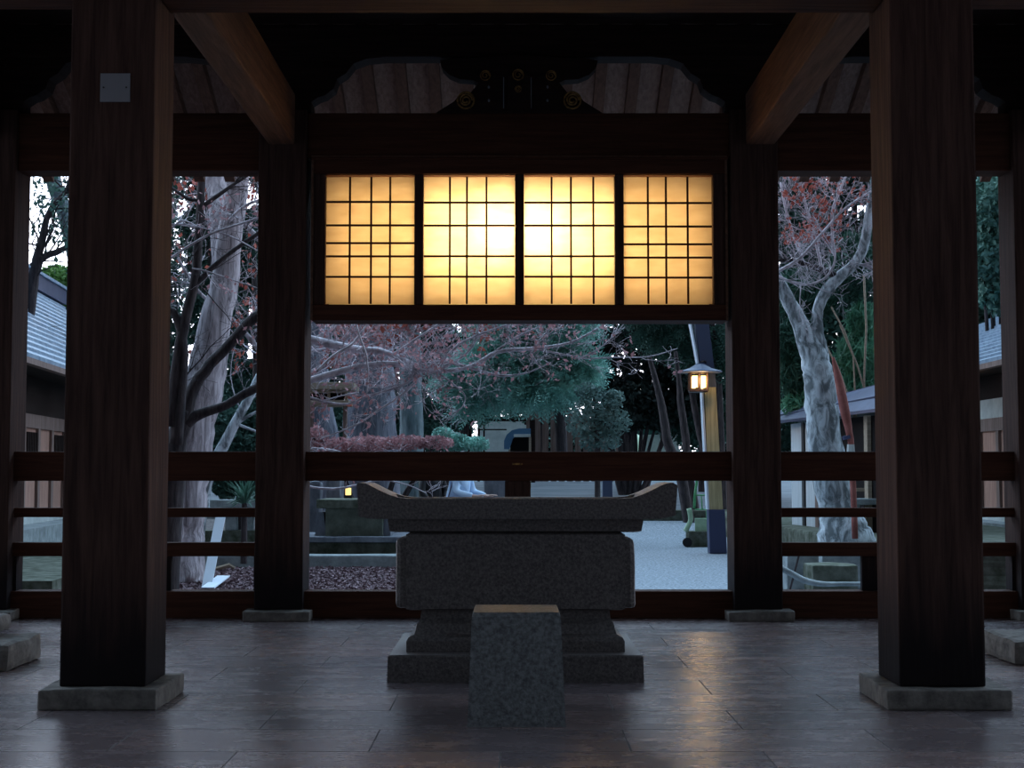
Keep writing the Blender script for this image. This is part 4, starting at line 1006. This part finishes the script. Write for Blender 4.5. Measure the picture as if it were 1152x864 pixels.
for (a, b_, Y, m_, lab) in ((366, 384, 24.2, 'monument', 'pale blue-grey upright stone behind the mossy base, left of the small lamp'),
                            (345, 360, 25.0, 'monument', 'blue-grey upright stone at the left edge of the middle opening'),
                            (472, 484, 25.6, 'moss', 'grey upright stone just left of the dark dressed person'),
                            (544, 572, 27.5, 'monument', 'broad grey boulder behind the person in light blue')):
    p0, p1 = at(a, 560, Y), at(b_, 543 if a != 345 else 552, Y)
    tag(MB().rough(p0.x, p1.x, Y, Y+0.4, -0.129, p1.z+0.15, 0.03, 4, a, 0.05).build('standing_stone', M[m_]), lab, 'stone', 'upright garden stones')

# ---- low mossy stone fence in lower left bay
r = empty('stone_rail_fence', (at(262, 600, 22.5).x, 22.5, -0.13)); tag(r, 'low mossy stone rail fence in the lower left opening', 'stone fence')
p0, p1 = at(236, 571, 22.3), at(312, 562, 22.3); MB().rough(p0.x, p1.x, 22.3, 22.6, p0.z, p1.z, 0.01, 5, 3, 0.02).build('top_stone', M['kerb'], r)
p2, p3 = at(200, 622, 22.4), at(312, 597, 22.4); MB().rough(p2.x, p3.x, 22.4, 22.8, -0.129, p3.z, 0.02, 5, 4, 0.02).build('base_stone', M['moss'], r)
for px in (254, 272, 296):
    q0, q1 = at(px, 597, 22.5), at(px+13, 571, 22.5)
    MB().rough(q0.x, q1.x, 22.42, 22.6, q0.z, p0.z, 0.01, 3, px, 0.02).build('stone_post', M['kerb'], r)
# white leaning board and strip
b = MB(); Q = [at(237, 664, 17.6), at(226, 664, 17.6), at(243, 578, 18.2), at(254, 578, 18.2)]
off = Vector((0, 0.03, 0)); b.add([tuple(v) for v in Q]+[tuple(v+off) for v in Q], [(0,1,2,3),(7,6,5,4),(0,4,5,1),(1,5,6,2),(2,6,7,3),(3,7,4,0)])
tag(b.build('white_board', M['white']), 'narrow white board leaning against the shaggy tree', 'board')
b = MB(); q0 = at(226, 662, 17.2); q1 = at(248, 648, 18.2)
b.add([(q0.x, 17.2, -0.06), (q0.x+0.16, 17.2, -0.06), (q1.x+0.1, 18.3, 0.0), (q1.x-0.06, 18.3, 0.0), (q0.x, 17.2, -0.075), (q0.x+0.16, 17.2, -0.075), (q1.x+0.1, 18.3, -0.015), (q1.x-0.06, 18.3, -0.015)], [(0,1,2,3),(7,6,5,4),(0,4,5,1),(1,5,6,2),(2,6,7,3),(3,7,4,0)])
tag(b.build('white_strip', M['white']), 'white strip lying on the leaves at the foot of the shaggy tree', 'strip')
b = MB(); b.tube([at(243, 640, 20.6), at(258, 636, 20.6), at(264, 639, 20.6)], [0.03, 0.035, 0.02], 6); tag(b.build('cut_bamboo', M['tan']), 'short pale stick lying on the fallen leaves in front of the kerb', 'stick')

# ---- tan wooden box / shelter
r = empty('wooden_shelter', (at(368, 530, 28).x, 28.3, -0.13)); tag(r, 'small tan wooden shelter with open front at the left of the middle opening', 'shelter')
def px_box(name, a, b_, c, d, Y, dep, m_, par, bev=0.01):
    p0, p1 = at(a, d, Y), at(b_, c, Y)
    if d >= 527 : p0.z = gz(Y)+0.001
    p1.x = p1.x; return MB().box(p0.x, p1.x, Y, Y+dep, p0.z, p1.z, bev).build(name, m_, par)
px_box('roof', 340, 398, 430, 438, 27.8, 1.0, M['tan'], r)
px_box('beam', 345, 391, 439.5, 442, 28.0, 0.08, M['tan'], r)
px_box('floor_board', 345, 392, 450, 456, 27.9, 0.8, M['tan'], r)
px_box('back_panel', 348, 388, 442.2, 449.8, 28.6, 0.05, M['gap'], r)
for a in (368, 388): px_box('post', a, a+3, 438.2, 449.8, 27.95, 0.08, M['tan'], r)
for a in (348, 386):
    q0, q1 = at(a, 456.2, 28.2), at(a+4, 456.2, 28.2); MB().box(q0.x, q1.x, 28.2, 28.35, -0.129, q0.z).build('leg', M['oldwood'], r)

# ---- fences and wall at the back
r = empty('board_fence', (at(648, 530, 45.8).x, 45.8, 0.972)); tag(r, 'dark upright board fence behind the conifer in the middle', 'fence')
x = at(592, 500, 45.8).x; xe = at(706, 500, 45.8).x; k = 0
while x < xe:
    zt = at(600, 462+rnd.uniform(-3, 3), 45.8).z
    MB().box(x, x+0.19, 45.8, 45.84, 0.973, zt).build('board', M['oldwood'], r); x += 0.255; k += 1
q = at(600, 475, 45.86); MB().box(at(590, 500, 45.86).x, xe, 45.86, 45.93, q.z-0.08, q.z).build('cross_bar', M['dark'], r)
q = at(600, 512, 45.86); MB().box(at(590, 500, 45.86).x, xe, 45.86, 45.93, q.z-0.08, q.z).build('cross_bar', M['dark'], r)
tag(px_box('gate_post', 596, 602, 472, 532, 44.9, 0.2, M['dark'], None), 'dark post at the left end of the upright board fence', 'post')
# pale wall behind posts
o = px_box('pale_wall', 538, 596, 472, 534, 52, 0.2, M['plaster'], None); tag(o, 'pale grey wall section seen behind slim dark posts', 'wall')
r = empty('post_fence', (at(545, 530, 46).x, 46, 0.972)); tag(r, 'slim dark post fence in front of the pale wall', 'fence')
for a, b_ in ((537, 540), (543.5, 545.5), (529, 531), (522, 525)): px_box('post', a, b_, 470, 532, 46, 0.08, M['dark'], r)
px_box('rail', 520, 598, 471, 474, 45.9, 0.08, M['dark'], r); px_box('rail', 538, 570, 482.5, 484, 45.9, 0.05, M['dark'], r)
# ground level notice hut with blue roof
r = empty('notice_shelter', (at(585, 530, 43).x, 43, gz(43))); tag(r, 'small shelter with rounded blue roof and dark opening beside the board fence', 'shelter')
Yn = 43.0
pr = [(567, 505), (567, 496), (570, 489), (576, 484), (584, 482), (597, 482), (597, 488), (582, 489), (577, 493), (573, 505)]
MB().prism([(at(a, b_, Yn).x, at(a, b_, Yn).z) for a, b_ in pr], 'y', Yn, Yn+0.8).build('roof', mat('blue_sheet', (0.06, 0.15, 0.26, 1), 0.5, 0.4)[0], r)
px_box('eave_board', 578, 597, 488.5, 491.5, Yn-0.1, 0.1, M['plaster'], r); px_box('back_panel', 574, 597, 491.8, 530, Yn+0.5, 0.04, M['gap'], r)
px_box('post', 595, 597.5, 491.6, 532, Yn-0.08, 0.1, M['tan'], r)
px_box('post', 572, 574, 505.5, 532, Yn+0.1, 0.1, M['tan'], r)
# white sided hut at right behind trunks
r = empty('pale_hut', (at(741, 530, 50).x, 50, 0.972)); tag(r, 'low pale hut with green roof edge left of the slanting trunks', 'hut')
px_box('wall', 722, 764, 489, 534, 50, 1.5, M['plaster'], r); px_box('roof', 712, 772, 479, 488.5, 49.6, 2.2, mat('dark_green_roof', (0.02, 0.07, 0.06, 1), 0.6, 0.3)[0], r)
tag(px_box('white_post', 697, 701.5, 488, 534, 48, 0.12, M['plaster'], None), 'short white post at the right end of the board fence', 'post')
b = MB(); q = at(709, 500, 48.5); b.lathe([(0.45, 0.973), (0.45, q.z-0.3), (0.42, q.z), (0.3, q.z+0.3), (0.1, q.z+0.42)], q.x, 48.5, 14); tag(b.build('covered_mound', M['palegreen'], None, True), 'pale covered dome between the white post and the pale hut', 'mound')
# far hedge closing the horizon
def hedge(x0, x1, Y, h, label):
    r = empty('hedge', ((x0+x1)/2, Y, 0.972)); tag(r, label, 'hedge')
    Bl = [(x, Y+rnd.uniform(-.5, .5), h*0.5, 2.2, 1.4, h*0.62) for x in np.arange(x0, x1, 2.0)]
    leaves('foliage', M['leaf_dark'], r, Bl, int((x1-x0)*620), 0.22, 0.5)
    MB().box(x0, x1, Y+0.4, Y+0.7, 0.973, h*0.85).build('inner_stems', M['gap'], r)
hedge(-26, -1.6, 56, 4.6, 'long dark hedge across the road left of centre')
hedge(-1.4, 3.2, 60, 4.2, 'dark hedge behind the board fence')
hedge(3.3, 7.1, 63, 3.4, 'dark hedge behind the pale hut')
hedge(7.2, 26, 56, 4.6, 'long dark hedge across the road right of centre')
tag(px_box('bollard', 678, 689, 520, 560, 32, 0.2, M['slate'], None), 'dark slate-blue square post standing on the gravel behind the basin', 'post')
o = bpy.data.objects['bollard']

# ---- stepping kerbs on the gravel far edge
for (a, b_, c, d, Y, lab) in ((700, 800, 574, 583, 34.4, 'long dark low stone kerb at the far edge of the gravel'),):
    p0, p1 = at(a, d, Y), at(b_, c, Y); tag(MB().rough(at(560, d, Y).x, at(840, d, Y).x, Y, Y+0.5, gz(Y)+0.001, p1.z, 0.02, 8, 2, 0.02).build('stone_kerb', M['moss']), lab, 'kerb')

# ---- lantern post
LY = 25.3
r = empty('lantern_post', at(806, 622, LY)); tag(r, 'pale wooden lantern post with navy metal foot and slate sheathed top', 'post')
def quadpost(name, p0, p1, w0, w1, dep, m_):
    a0, a1 = at(*p0, LY), at(*p1, LY); k = LY/F
    vs_ = []
    for (c_, w_) in ((a0, w0*k/2), (a1, w1*k/2)):
        vs_ += [(c_.x-w_, LY-dep/2, c_.z), (c_.x+w_, LY-dep/2, c_.z), (c_.x+w_, LY+dep/2, c_.z), (c_.x-w_, LY+dep/2, c_.z)]
    return MB().add(vs_, [(3,2,1,0),(4,5,6,7)]+[(q, (q+1) % 4, 4+(q+1) % 4, 4+q) for q in range(4)]).build(name, m_, r)
quadpost('foot_sheath', (807, 622), (805, 573), 19, 18, 0.30, M['navy'])
quadpost('shaft', (804.5, 573), (798, 436), 15.5, 12.5, 0.24, M['palewood'])
quadpost('edge_strip', (796, 573), (789, 436), 2.2, 1.8, 0.25, M['white'])
quadpost('top_sheath', (797.5, 436), (786, 340), 15, 15, 0.26, M['slate'])
quadpost('upper_edge_strip', (784.5, 409), (772, 340), 1.5, 1.5, 0.27, M['white'])
# hanging lantern
k = LY/F
lc = at(785.5, 430, LY-0.32); ly = lc.y
r = empty('wall_lantern', (lc.x, ly, at(785, 442, ly).z)); tag(r, 'lit hexagonal metal lantern with a wide roof hanging on the wooden post', 'lantern')
zb_, zt_2, zr_ = at(785, 440, ly).z, at(785, 417, ly).z, at(785, 407, ly).z
R0 = 12*ly/F
MB().lathe([(R0*2.25, zt_2-0.035), (R0*2.2, zt_2-0.015), (R0*1.2, zt_2+0.035), (R0*0.5, zr_-0.05), (R0*0.35, zr_-0.04)], lc.x+0.03, ly, 6).build('roof', M['slate'], r)
MB().lathe([(R0*0.98, zb_-0.02), (R0*1.02, zb_), (R0*0.98, zb_+0.02)], lc.x, ly, 6).build('bottom_plate', M['copper'], r)
MB().lathe([(R0*0.98, zt_2-0.05), (R0*1.0, zt_2-0.036)], lc.x, ly, 6).build('top_plate', M['copper'], r)
g = emit('lantern_glass_glow', (1.0, 0.62, 0.22, 1), 5.0)
for i in range(6):
    q0 = 2*PI*(i+0.5)/6; q1 = 2*PI*(i+1.5)/6
    e0 = Vector((lc.x+R0*0.92*math.cos(q0), ly+R0*0.92*math.sin(q0), 0)); e1 = Vector((lc.x+R0*0.92*math.cos(q1), ly+R0*0.92*math.sin(q1), 0))
    MB().tube([e0+Vector((0, 0, zb_)), e0+Vector((0, 0, zt_2-0.03))], 0.022, 6).build('corner_bar', M['copper'], r)
    a_ = e0.lerp(e1, 0.20); b_ = e0.lerp(e1, 0.80); z0, z1 = zb_+0.055, zt_2-0.095
    nrm = Vector(((e0+e1).x/2-lc.x, (e0+e1).y/2-ly, 0)).normalized()*0.004
    pv = [a_+Vector((0, 0, z0)), b_+Vector((0, 0, z0)), b_+Vector((0, 0, z1)), a_+Vector((0, 0, z1))]
    MB().add([tuple(v) for v in pv]+[tuple(v+nrm) for v in pv], [(0,1,2,3),(7,6,5,4),(0,4,5,1),(1,5,6,2),(2,6,7,3),(3,7,4,0)]).build('glass_pane', g, r)
MB().tube([(lc.x+0.05, ly, zr_), (lc.x+0.12, ly+0.1, zr_+0.02), (lc.x+0.17, ly+0.22, zr_+0.0)], 0.015, 6).build('bracket', M['copper'], r)
point('lantern_light', (lc.x, ly-0.30, (zb_+zt_2)/2), LANTERN_W*0.25, (1.0, 0.6, 0.25), 0.1)

# ---- green hand cart by the post
GY = 27.5
r = empty('green_hand_cart', at(786, 606, GY)); tag(r, 'green metal hand cart with upright handles parked beside the lantern post', 'cart')
def gp(a, b_, m_='greenpaint', w_=2.0, nm='frame_tube', Y=GY):
    mb = MB(); limb(mb, [(p[0], p[1], w_) for p in a], Y, 6, 3); mb.build(nm, M[m_], r, True)
gp([(781, 572), (782, 555), (784, 540), (784, 515)], 0, 'greenpaint', 3, 'handle')
gp([(796, 572), (797, 555), (798, 540), (798, 515)], 0, 'greenpaint', 2.4, 'handle')
gp([(783, 557), (798, 557)], 0, w_=1.6, nm='cross_bar'); gp([(782, 573), (798, 573)], 0, w_=1.6, nm='cross_bar')
gp([(789, 557), (790, 573)], 0, w_=1.4, nm='cross_bar')
gp([(775, 572), (777, 584), (774, 592), (771, 598)], 0, 'palegreen', 5.5, 'curved_fender'); 
px_box('panel', 782, 795, 583, 597, GY, 0.05, M['palegreen'], r)
px_box('base_plate', 775, 797, 598, 605.5, GY-0.1, 0.5, M['moss'], r)
px_box('side_plate', 794.5, 799, 573, 598, GY+0.1, 0.05, M['greenpaint'], r)
mb = MB(); q = at(773, 600, GY-0.14); mb.lathe([(0.09, -0.025), (0.09, 0.025)], 0, 0, 14); mb.v = [(q.x+v[0], GY-0.15+v[2], -0.119+0.09+v[1]) for v in mb.v]; mb.build('wheel', M['black'], r)

# ================================================================== BUILDINGS
def side_building(eave0, dirx, ze, zr, setback, y0, y1, side, label, nm, spec):
    """eave line passes (eave0[0], eave0[1]) running along (dirx, 1); side=-1 left, 1 right"""
    r = empty(nm, (eave0[0]+side*(setback), (y0+y1)/2, 0.0)); tag(r, label, 'building')
    ex = lambda y: eave0[0] + dirx*(y-eave0[1])
    # tiled roof: courses stepping up
    N = 16; mb = MB()
    for i in range(N):
        t0, t1 = i/N, (i+1.12)/N
        for (t_a, lift) in ((t0, 0.065),):
            xa = side*setback*t0; xb = side*setback*min(1, t1)
            za = ze+(zr-ze)*t0; zb = ze+(zr-ze)*min(1, t1)
            v = [(ex(y0)+xa, y0, za+lift), (ex(y1)+xa, y1, za+lift), (ex(y1)+xb, y1, zb+0.01), (ex(y0)+xb, y0, zb+0.01),
                 (ex(y0)+xa, y0, za-0.0), (ex(y1)+xa, y1, za-0.0), (ex(y1)+xb, y1, zb-0.03), (ex(y0)+xb, y0, zb-0.03)]
            mb.add(v, [(0,1,2,3),(7,6,5,4),(0,4,5,1),(1,5,6,2),(2,6,7,3),(3,7,4,0)])
    mb.build('tiled_roof', M['tile'], r)
    def slab(name, xo0, xo1, z0, z1, m_, ya=y0, yb_=y1):
        v = [(ex(ya)+xo0, ya, z0), (ex(yb_)+xo0, yb_, z0), (ex(yb_)+xo1, yb_, z0), (ex(ya)+xo1, ya, z0), (ex(ya)+xo0, ya, z1), (ex(yb_)+xo0, yb_, z1), (ex(yb_)+xo1, yb_, z1), (ex(ya)+xo1, ya, z1)]
        return MB().add(v, [(3,2,1,0),(4,5,6,7),(0,1,5,4),(1,2,6,5),(2,3,7,6),(3,0,4,7)]).build(name, m_, r)
    slab('ridge_cap', side*(setback-0.12), side*(setback+0.2), zr+0.0, zr+0.30, M['shedroof'])
    slab('ridge_edge', side*(setback-0.16), side*(setback+0.24), zr+0.302, zr+0.36, M['tile'])
    slab('eave_board', -side*0.02, side*0.10, ze-0.09, ze-0.002, M['oldwood'])
    wo = side*0.75
    slab('soffit', side*0.101, wo+side*0.3, ze-0.06, ze-0.003, M['dark'])
    slab('upper_wall', wo, wo+side*0.12, 2.60, ze-0.061, M['dark'])
    slab('frieze', wo, wo+side*0.12, 2.25, 2.599, M['plaster'] if side > 0 else M['dark'])
    slab('beam', wo-side*0.04, wo+side*0.12, 2.02, 2.249, M['oldwood'])
    slab('wall', wo, wo+side*0.12, 0.6, 2.019, M['doorwood'])
    slab('base_board', wo-side*0.02, wo+side*0.12, 0.42, 0.599, M['plaster'])
    slab('lower_step', wo-side*2.0, wo-side*0.51, -0.13, 0.03, M['moss'])
    slab('stone_step', wo-side*0.5, wo+side*0.3, -0.13, 0.419 if side < 0 else 0.419, M['kerb'])
    y = y0+0.4; i = 0
    while y < y1-0.3:
        slab('wall_post', wo-side*0.05, wo-side*0.001, 0.60, 2.019, M['oldwood'] if i % 2 else M['plaster'] if side < 0 and False else M['oldwood'], y, y+0.16)
        y += 1.05; i += 1
    if side < 0:
        yy = y0+0.7
        while yy < y1-1:
            l = MB()
            for j in range(9):
                a_ = yy+0.05*2*j; v = [(ex(a_)+wo-side*0.04, a_, 1.25), (ex(a_)+wo-side*0.005, a_, 1.25), (ex(a_+0.035)+wo-side*0.005, a_+0.035, 1.25), (ex(a_+0.035)+wo-side*0.04, a_+0.035, 1.25)]
                v += [(p_[0], p_[1], 1.95) for p_ in v]; l.add(v, [(3,2,1,0),(4,5,6,7),(0,1,5,4),(1,2,6,5),(2,3,7,6),(3,0,4,7)])
            l.build('lattice_window', M['dark'], r); yy += 2.1
    # end wall facing the camera
    MB().prism([(ex(y0)+wo, -0.129), (ex(y0)+side*setback*1.9, -0.129), (ex(y0)+side*setback*1.9, ze), (ex(y0)+side*setback, zr-0.05), (ex(y0)+wo, ze)], 'y', y0+0.05, y0+0.15).build('end_wall', M['oldwood'], r)
    # back slope
    v = [(ex(y0)+side*setback, y0, zr), (ex(y1)+side*setback, y1, zr), (ex(y1)+side*setback*2, y1, ze), (ex(y0)+side*setback*2, y0, ze)]
    v += [(p_[0], p_[1], p_[2]-0.06) for p_ in v]
    MB().add(v, [(0,1,2,3),(7,6,5,4),(0,4,5,1),(1,5,6,2),(2,6,7,3),(3,7,4,0)]).build('back_roof', M['tile'], r)
    return r, ex, wo
side_building((-7.26, 24.0), -0.0976, 2.94, 4.85, 1.7, 17.0, 31.0, -1, 'wooden building with blue-grey tiled roof and slatted wall beyond the far left opening', 'left_building', None)
rb_, exr, wor = side_building((7.86, 24.0), 0.0146, 3.09, 4.9, 3.2, 18.0, 33.0, 1, 'wooden building with pale blue tiled roof beyond the far right opening', 'right_building', None)
q = at(1098.5, 430, 25.5)
r = empty('eave_lamp', (q.x, 25.5, q.z-0.06)); tag(r, 'tiny lit warm bulb under the right building eave', 'lamp')
MB().lathe([(0.02, q.z-0.06), (0.05, q.z-0.03), (0.055, q.z+0.02), (0.03, q.z+0.05)], q.x, 25.5, 10).build('bulb', emit('bulb_glow', (1.0, 0.62, 0.32, 1), 4.0), r, True)
MB().lathe([(0.035, q.z+0.052), (0.035, q.z+0.12)], q.x, 25.5, 10).build('socket', M['black'], r)
MB().tube([(q.x, 25.5, q.z+0.12), (q.x, 25.5, 3.03)], 0.012, 6).build('stem', M['black'], r)
# small shed
r = empty('garden_shed', (5.4, 24, bedz)); tag(r, 'small pale shed with slate-blue sheet roof behind the mottled tree', 'shed')
A_, B_ = at(877, 473, 25.9), at(990, 459, 21.1)
A2, B2 = at(877, 462, 27.2), at(990, 432, 22.6)
th = Vector((0, 0, -0.05))
def slab4(name, pts, th_, m_, par):
    v = [tuple(p_) for p_ in pts]+[tuple(Vector(p_)+th_) for p_ in pts]
    return MB().add(v, [(0,1,2,3),(7,6,5,4),(0,4,5,1),(1,5,6,2),(2,6,7,3),(3,7,4,0)]).build(name, m_, par)
A3 = A2 + (A2-A_)*0.8; A3.z = A_.z+0.1; 
slab4('roof', [A_, B_, B2, A2], th, M['shedroof'], r)
bb = Vector((1.2, 1.2, -0.45)); slab4('back_roof', [A2+Vector((0, 0, 0.01)), B2+Vector((0, 0, 0.01)), B2+bb, A2+bb], th, M['shedroof'], r)
mid1, mid2 = A_.lerp(A2, 0.45)+Vector((0, 0, 0.02)), B_.lerp(B2, 0.45)+Vector((0, 0, 0.02))
MB().tube([mid1, mid2], 0.018, 6).build('roof_seam', M['slate'], r)
in_ = Vector((0.22, 0.1, 0))
def wallseg(name, t0, t1, m_, off_=0.0, z0=0.30, z1=None):
    p_, q_ = A_.lerp(B_, t0)+in_, A_.lerp(B_, t1)+in_
    n_ = Vector((1, 0.1, 0)).normalized()*0.06; o_f = Vector((-off_, 0, 0))
    z1 = z1 if z1 else min(p_.z, q_.z)-0.06
    v = [(p_.x, p_.y, z0), (q_.x, q_.y, z0), (q_.x+n_.x, q_.y, z0), (p_.x+n_.x, p_.y, z0)]
    v = [(a_+o_f.x, b__, c_) for a_, b__, c_ in v]; v += [(a_, b__, z1) for a_, b__, c_ in v]
    return MB().add(v, [(3,2,1,0),(4,5,6,7),(0,1,5,4),(1,2,6,5),(2,3,7,6),(3,0,4,7)]).build(name, m_, r)
wallseg('wall_panel', 0.00, 0.13, M['panelwhite']); wallseg('wall_panel', 0.165, 0.27, M['panelwhite'])
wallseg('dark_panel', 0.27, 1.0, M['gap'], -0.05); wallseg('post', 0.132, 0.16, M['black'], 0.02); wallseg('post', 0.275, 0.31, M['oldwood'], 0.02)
wallseg('post', 0.76, 0.79, M['tan'], 0.02); wallseg('post', 0.93, 0.96, M['tan'], 0.02)

# ================================================================== PEOPLE (seen between rail and basin)
SK = mat('skin', (0.52, 0.33, 0.27, 1), 0.6, 0.3)[0]
def skin_obj(name, verts, edges, radii, m_, parent, root=0, sub=2):
    me = bpy.data.meshes.new(name); org = Vector(PL[parent.name])
    me.from_pydata([tuple(Vector(v)-org) for v in verts], edges, [])
    me.materials.append(m_)
    o = bpy.data.objects.new(name, me); C.objects.link(o); o.parent = parent; PL[o.name] = np.array(org)
    o.modifiers.new('skin', 'SKIN')
    sv = me.skin_vertices[0].data
    for i, rr_ in enumerate(radii):
        sv[i].radius = rr_ if hasattr(rr_, '__len__') else (rr_, rr_)
        sv[i].use_root = (i == root)
    s_ = o.modifiers.new('sub', 'SUBSURF'); s_.levels = sub; s_.render_levels = sub
    return o
def person(gx, gy, h, face, coat, trousers, hair, label, reach, lean=0.15, bag=None):
    """face: unit direction the person faces (x,y); reach: forearms raised forward"""
    gz = -0.119
    r = empty('person', (gx, gy, gz)); tag(r, label, 'person')
    s = h/1.7; f = Vector((face[0], face[1], 0)).normalized(); sd = Vector((-f.y, f.x, 0))
    def P(a, b_, z): return Vector((gx, gy, gz)) + f*a*s + sd*b_*s + Vector((0, 0, z*s))
    v = [P(0, 0, 0.95), P(lean*0.4, 0, 1.15), P(lean*0.8, 0, 1.35), P(lean, 0, 1.47), P(lean+0.03, 0, 1.56), P(lean+0.05, 0, 1.66)]
    R_ = [(0.145*s, 0.12*s), (0.13*s, 0.10*s), (0.15*s, 0.11*s), (0.06*s, 0.06*s), (0.075*s, 0.085*s), (0.07*s, 0.08*s)]
    e = [(0, 1), (1, 2), (2, 3), (3, 4), (4, 5)]
    arms = []
    for q in (-1, 1):
        n = len(v)
        v += [P(lean*0.85, q*0.17, 1.37), P(lean*0.85+0.05, q*0.23, 1.12), P(lean*0.85+reach[0], q*0.16, reach[1]), P(lean*0.85+reach[0]+0.08, q*0.15, reach[1]+0.02)]
        R_ += [0.055*s, 0.045*s, 0.03*s, 0.033*s]; e += [(2, n), (n, n+1), (n+1, n+2), (n+2, n+3)]
        hb = n+3
        hd = (v[n+3]-v[n+2]).normalized()
        for k_, (dy, L) in enumerate(((-0.028, 0.065), (-0.01, 0.078), (0.01, 0.075), (0.028, 0.06))):
            m0 = len(v); v += [v[hb]+hd*0.03*s+sd*dy*s, v[hb]+hd*(0.03+L*0.6)*s+sd*dy*s+Vector((0, 0, -0.008)), v[hb]+hd*(0.03+L)*s+sd*dy*s+Vector((0, 0, -0.028))]
            R_ += [0.009, 0.008, 0.007]; e += [(hb, m0), (m0, m0+1), (m0+1, m0+2)]
        m0 = len(v); v += [v[n+2]+hd*0.05*s-sd*q*0.035*s, v[n+2]+hd*0.09*s-sd*q*0.05*s+Vector((0, 0, 0.01))]
        R_ += [0.011, 0.009]; e += [(n+2, m0), (m0, m0+1)]
        arms.append(n)
    legs = []
    for q in (-1, 1):
        n = len(v); v += [P(0, q*0.09, 0.88), P(0.03, q*0.10, 0.48), P(-0.01, q*0.10, 0.09), P(0.13, q*0.11, 0.04)]
        R_ += [0.085*s, 0.058*s, 0.04*s, 0.04*s]; e += [(0, n), (n, n+1), (n+1, n+2), (n+2, n+3)]; legs.append(n)
    skin_obj('body', v, e, R_, SK, r)
    cv = [P(0, 0, 0.76), v[0], v[1], v[2], P(lean*0.95, 0, 1.43)]; cr_ = [(0.21*s, 0.18*s), (0.205*s, 0.17*s), (0.185*s, 0.155*s), (0.175*s, 0.135*s), (0.085*s, 0.085*s)]
    ce = [(0, 1), (1, 2), (2, 3), (3, 4)]
    for n in arms:
        k_ = len(cv); cv += [v[n], v[n+1], v[n+1].lerp(v[n+2], 0.85)]; cr_ += [0.078*s, 0.066*s, 0.05*s]; ce += [(3, k_), (k_, k_+1), (k_+1, k_+2)]
    skin_obj('coat', cv, ce, cr_, coat, r)
    tv = [P(0, 0, 0.90)]; tr = [(0.15*s, 0.13*s)]; te = []
    for n in legs:
        k_ = len(tv); tv += [v[n], v[n+1], v[n+2]]; tr += [0.10*s, 0.075*s, 0.058*s]; te += [(0, k_), (k_, k_+1), (k_+1, k_+2)]
    skin_obj('trousers', tv, te, tr, trousers, r)
    for n in legs:
        a_ = v[n+2]; skin_obj('shoe', [a_+Vector((0, 0, -0.04*s)), P(0, 0, 0)-P(0, 0, 0)+v[n+3]], [(0, 1)], [0.05*s, 0.046*s], M['black'], r)
    hc = P(lean+0.02, 0, 1.66)
    b_ = MB(); bm = bmesh.new(); bmesh.ops.create_icosphere(bm, subdivisions=3, radius=1)
    for vv_ in list(bm.verts):
        d = vv_.co.copy()
        if d.dot(f) > 0.25 and d.z < 0.45 or d.z < -0.75: vv_.co *= 0.86
        vv_.co = Vector((vv_.co.x*0.095*s, vv_.co.y*0.095*s, vv_.co.z*0.115*s))+hc-f*0.012
    b_.bm(bm); b_.build('hair', hair, r, True)
    # face features
    for q in (-1, 1):
        ep = hc+f*0.092*s+sd*q*0.03*s+Vector((0, 0, -0.005)); b_ = MB(); bm = bmesh.new(); bmesh.ops.create_icosphere(bm, subdivisions=2, radius=0.011*s)
        b_.bm(bm, Matrix.Translation(ep)); b_.build('eye', M['black'], r, True)
    npz = hc+f*0.095*s+Vector((0, 0, -0.03)); MB().tube([npz+Vector((0, 0, 0.02)), npz+f*0.018*s-Vector((0, 0, 0.012))], [0.006, 0.012], 6).build('nose', SK, r, True)
    mp_ = hc+f*0.088*s+Vector((0, 0, -0.07)); MB().tube([mp_-sd*0.022*s, mp_+f*0.005, mp_+sd*0.022*s], 0.005, 6).build('mouth', M['rust'], r, True)
    return r, P
lb = noisy('light_blue_jacket', (0.50, 0.68, 0.92, 1), (0.64, 0.80, 0.98, 1), (1,1,1), 6, 0.8, 0.2, 0.1, 4)
hairm = mat('black_hair', (0.012, 0.010, 0.010, 1), 0.5, 0.4)[0]
x1_ = X(513, 22.4)
pr_, PP = person(x1_, 22.6, 1.66, (0.85, -0.55), lb, M['navy'], hairm, 'person in light blue jacket with hands held out, seen above the basin', (0.40, 1.05), 0.12)
r = empty('shoulder_bag', PP(0.16, -0.24, 0.90)); tag(r, 'dark navy shoulder bag hanging in front of the person in light blue', 'bag')
c_ = PP(0.16, -0.27, 0.98); MB().rough(c_.x-0.12, c_.x+0.12, c_.y-0.05, c_.y+0.05, c_.z-0.16, c_.z+0.07, 0.006, 4, 2, 0.03).build('pouch', M['navy'], r, True)
a_ = PP(0.10, -0.16, 1.45); MB().tube([c_+Vector((-0.1, 0, 0.06)), a_+Vector((-0.03, -0.05, -0.1)), a_+Vector((0, 0, 0.02))], 0.011, 6).build('strap', M['navy'], r)
person(X(486, 24), 24.0, 1.62, (0.6, -1), M['black'], M['black'], hairm, 'person dressed all in black standing left of the light blue jacket', (0.16, 1.00), 0.03)
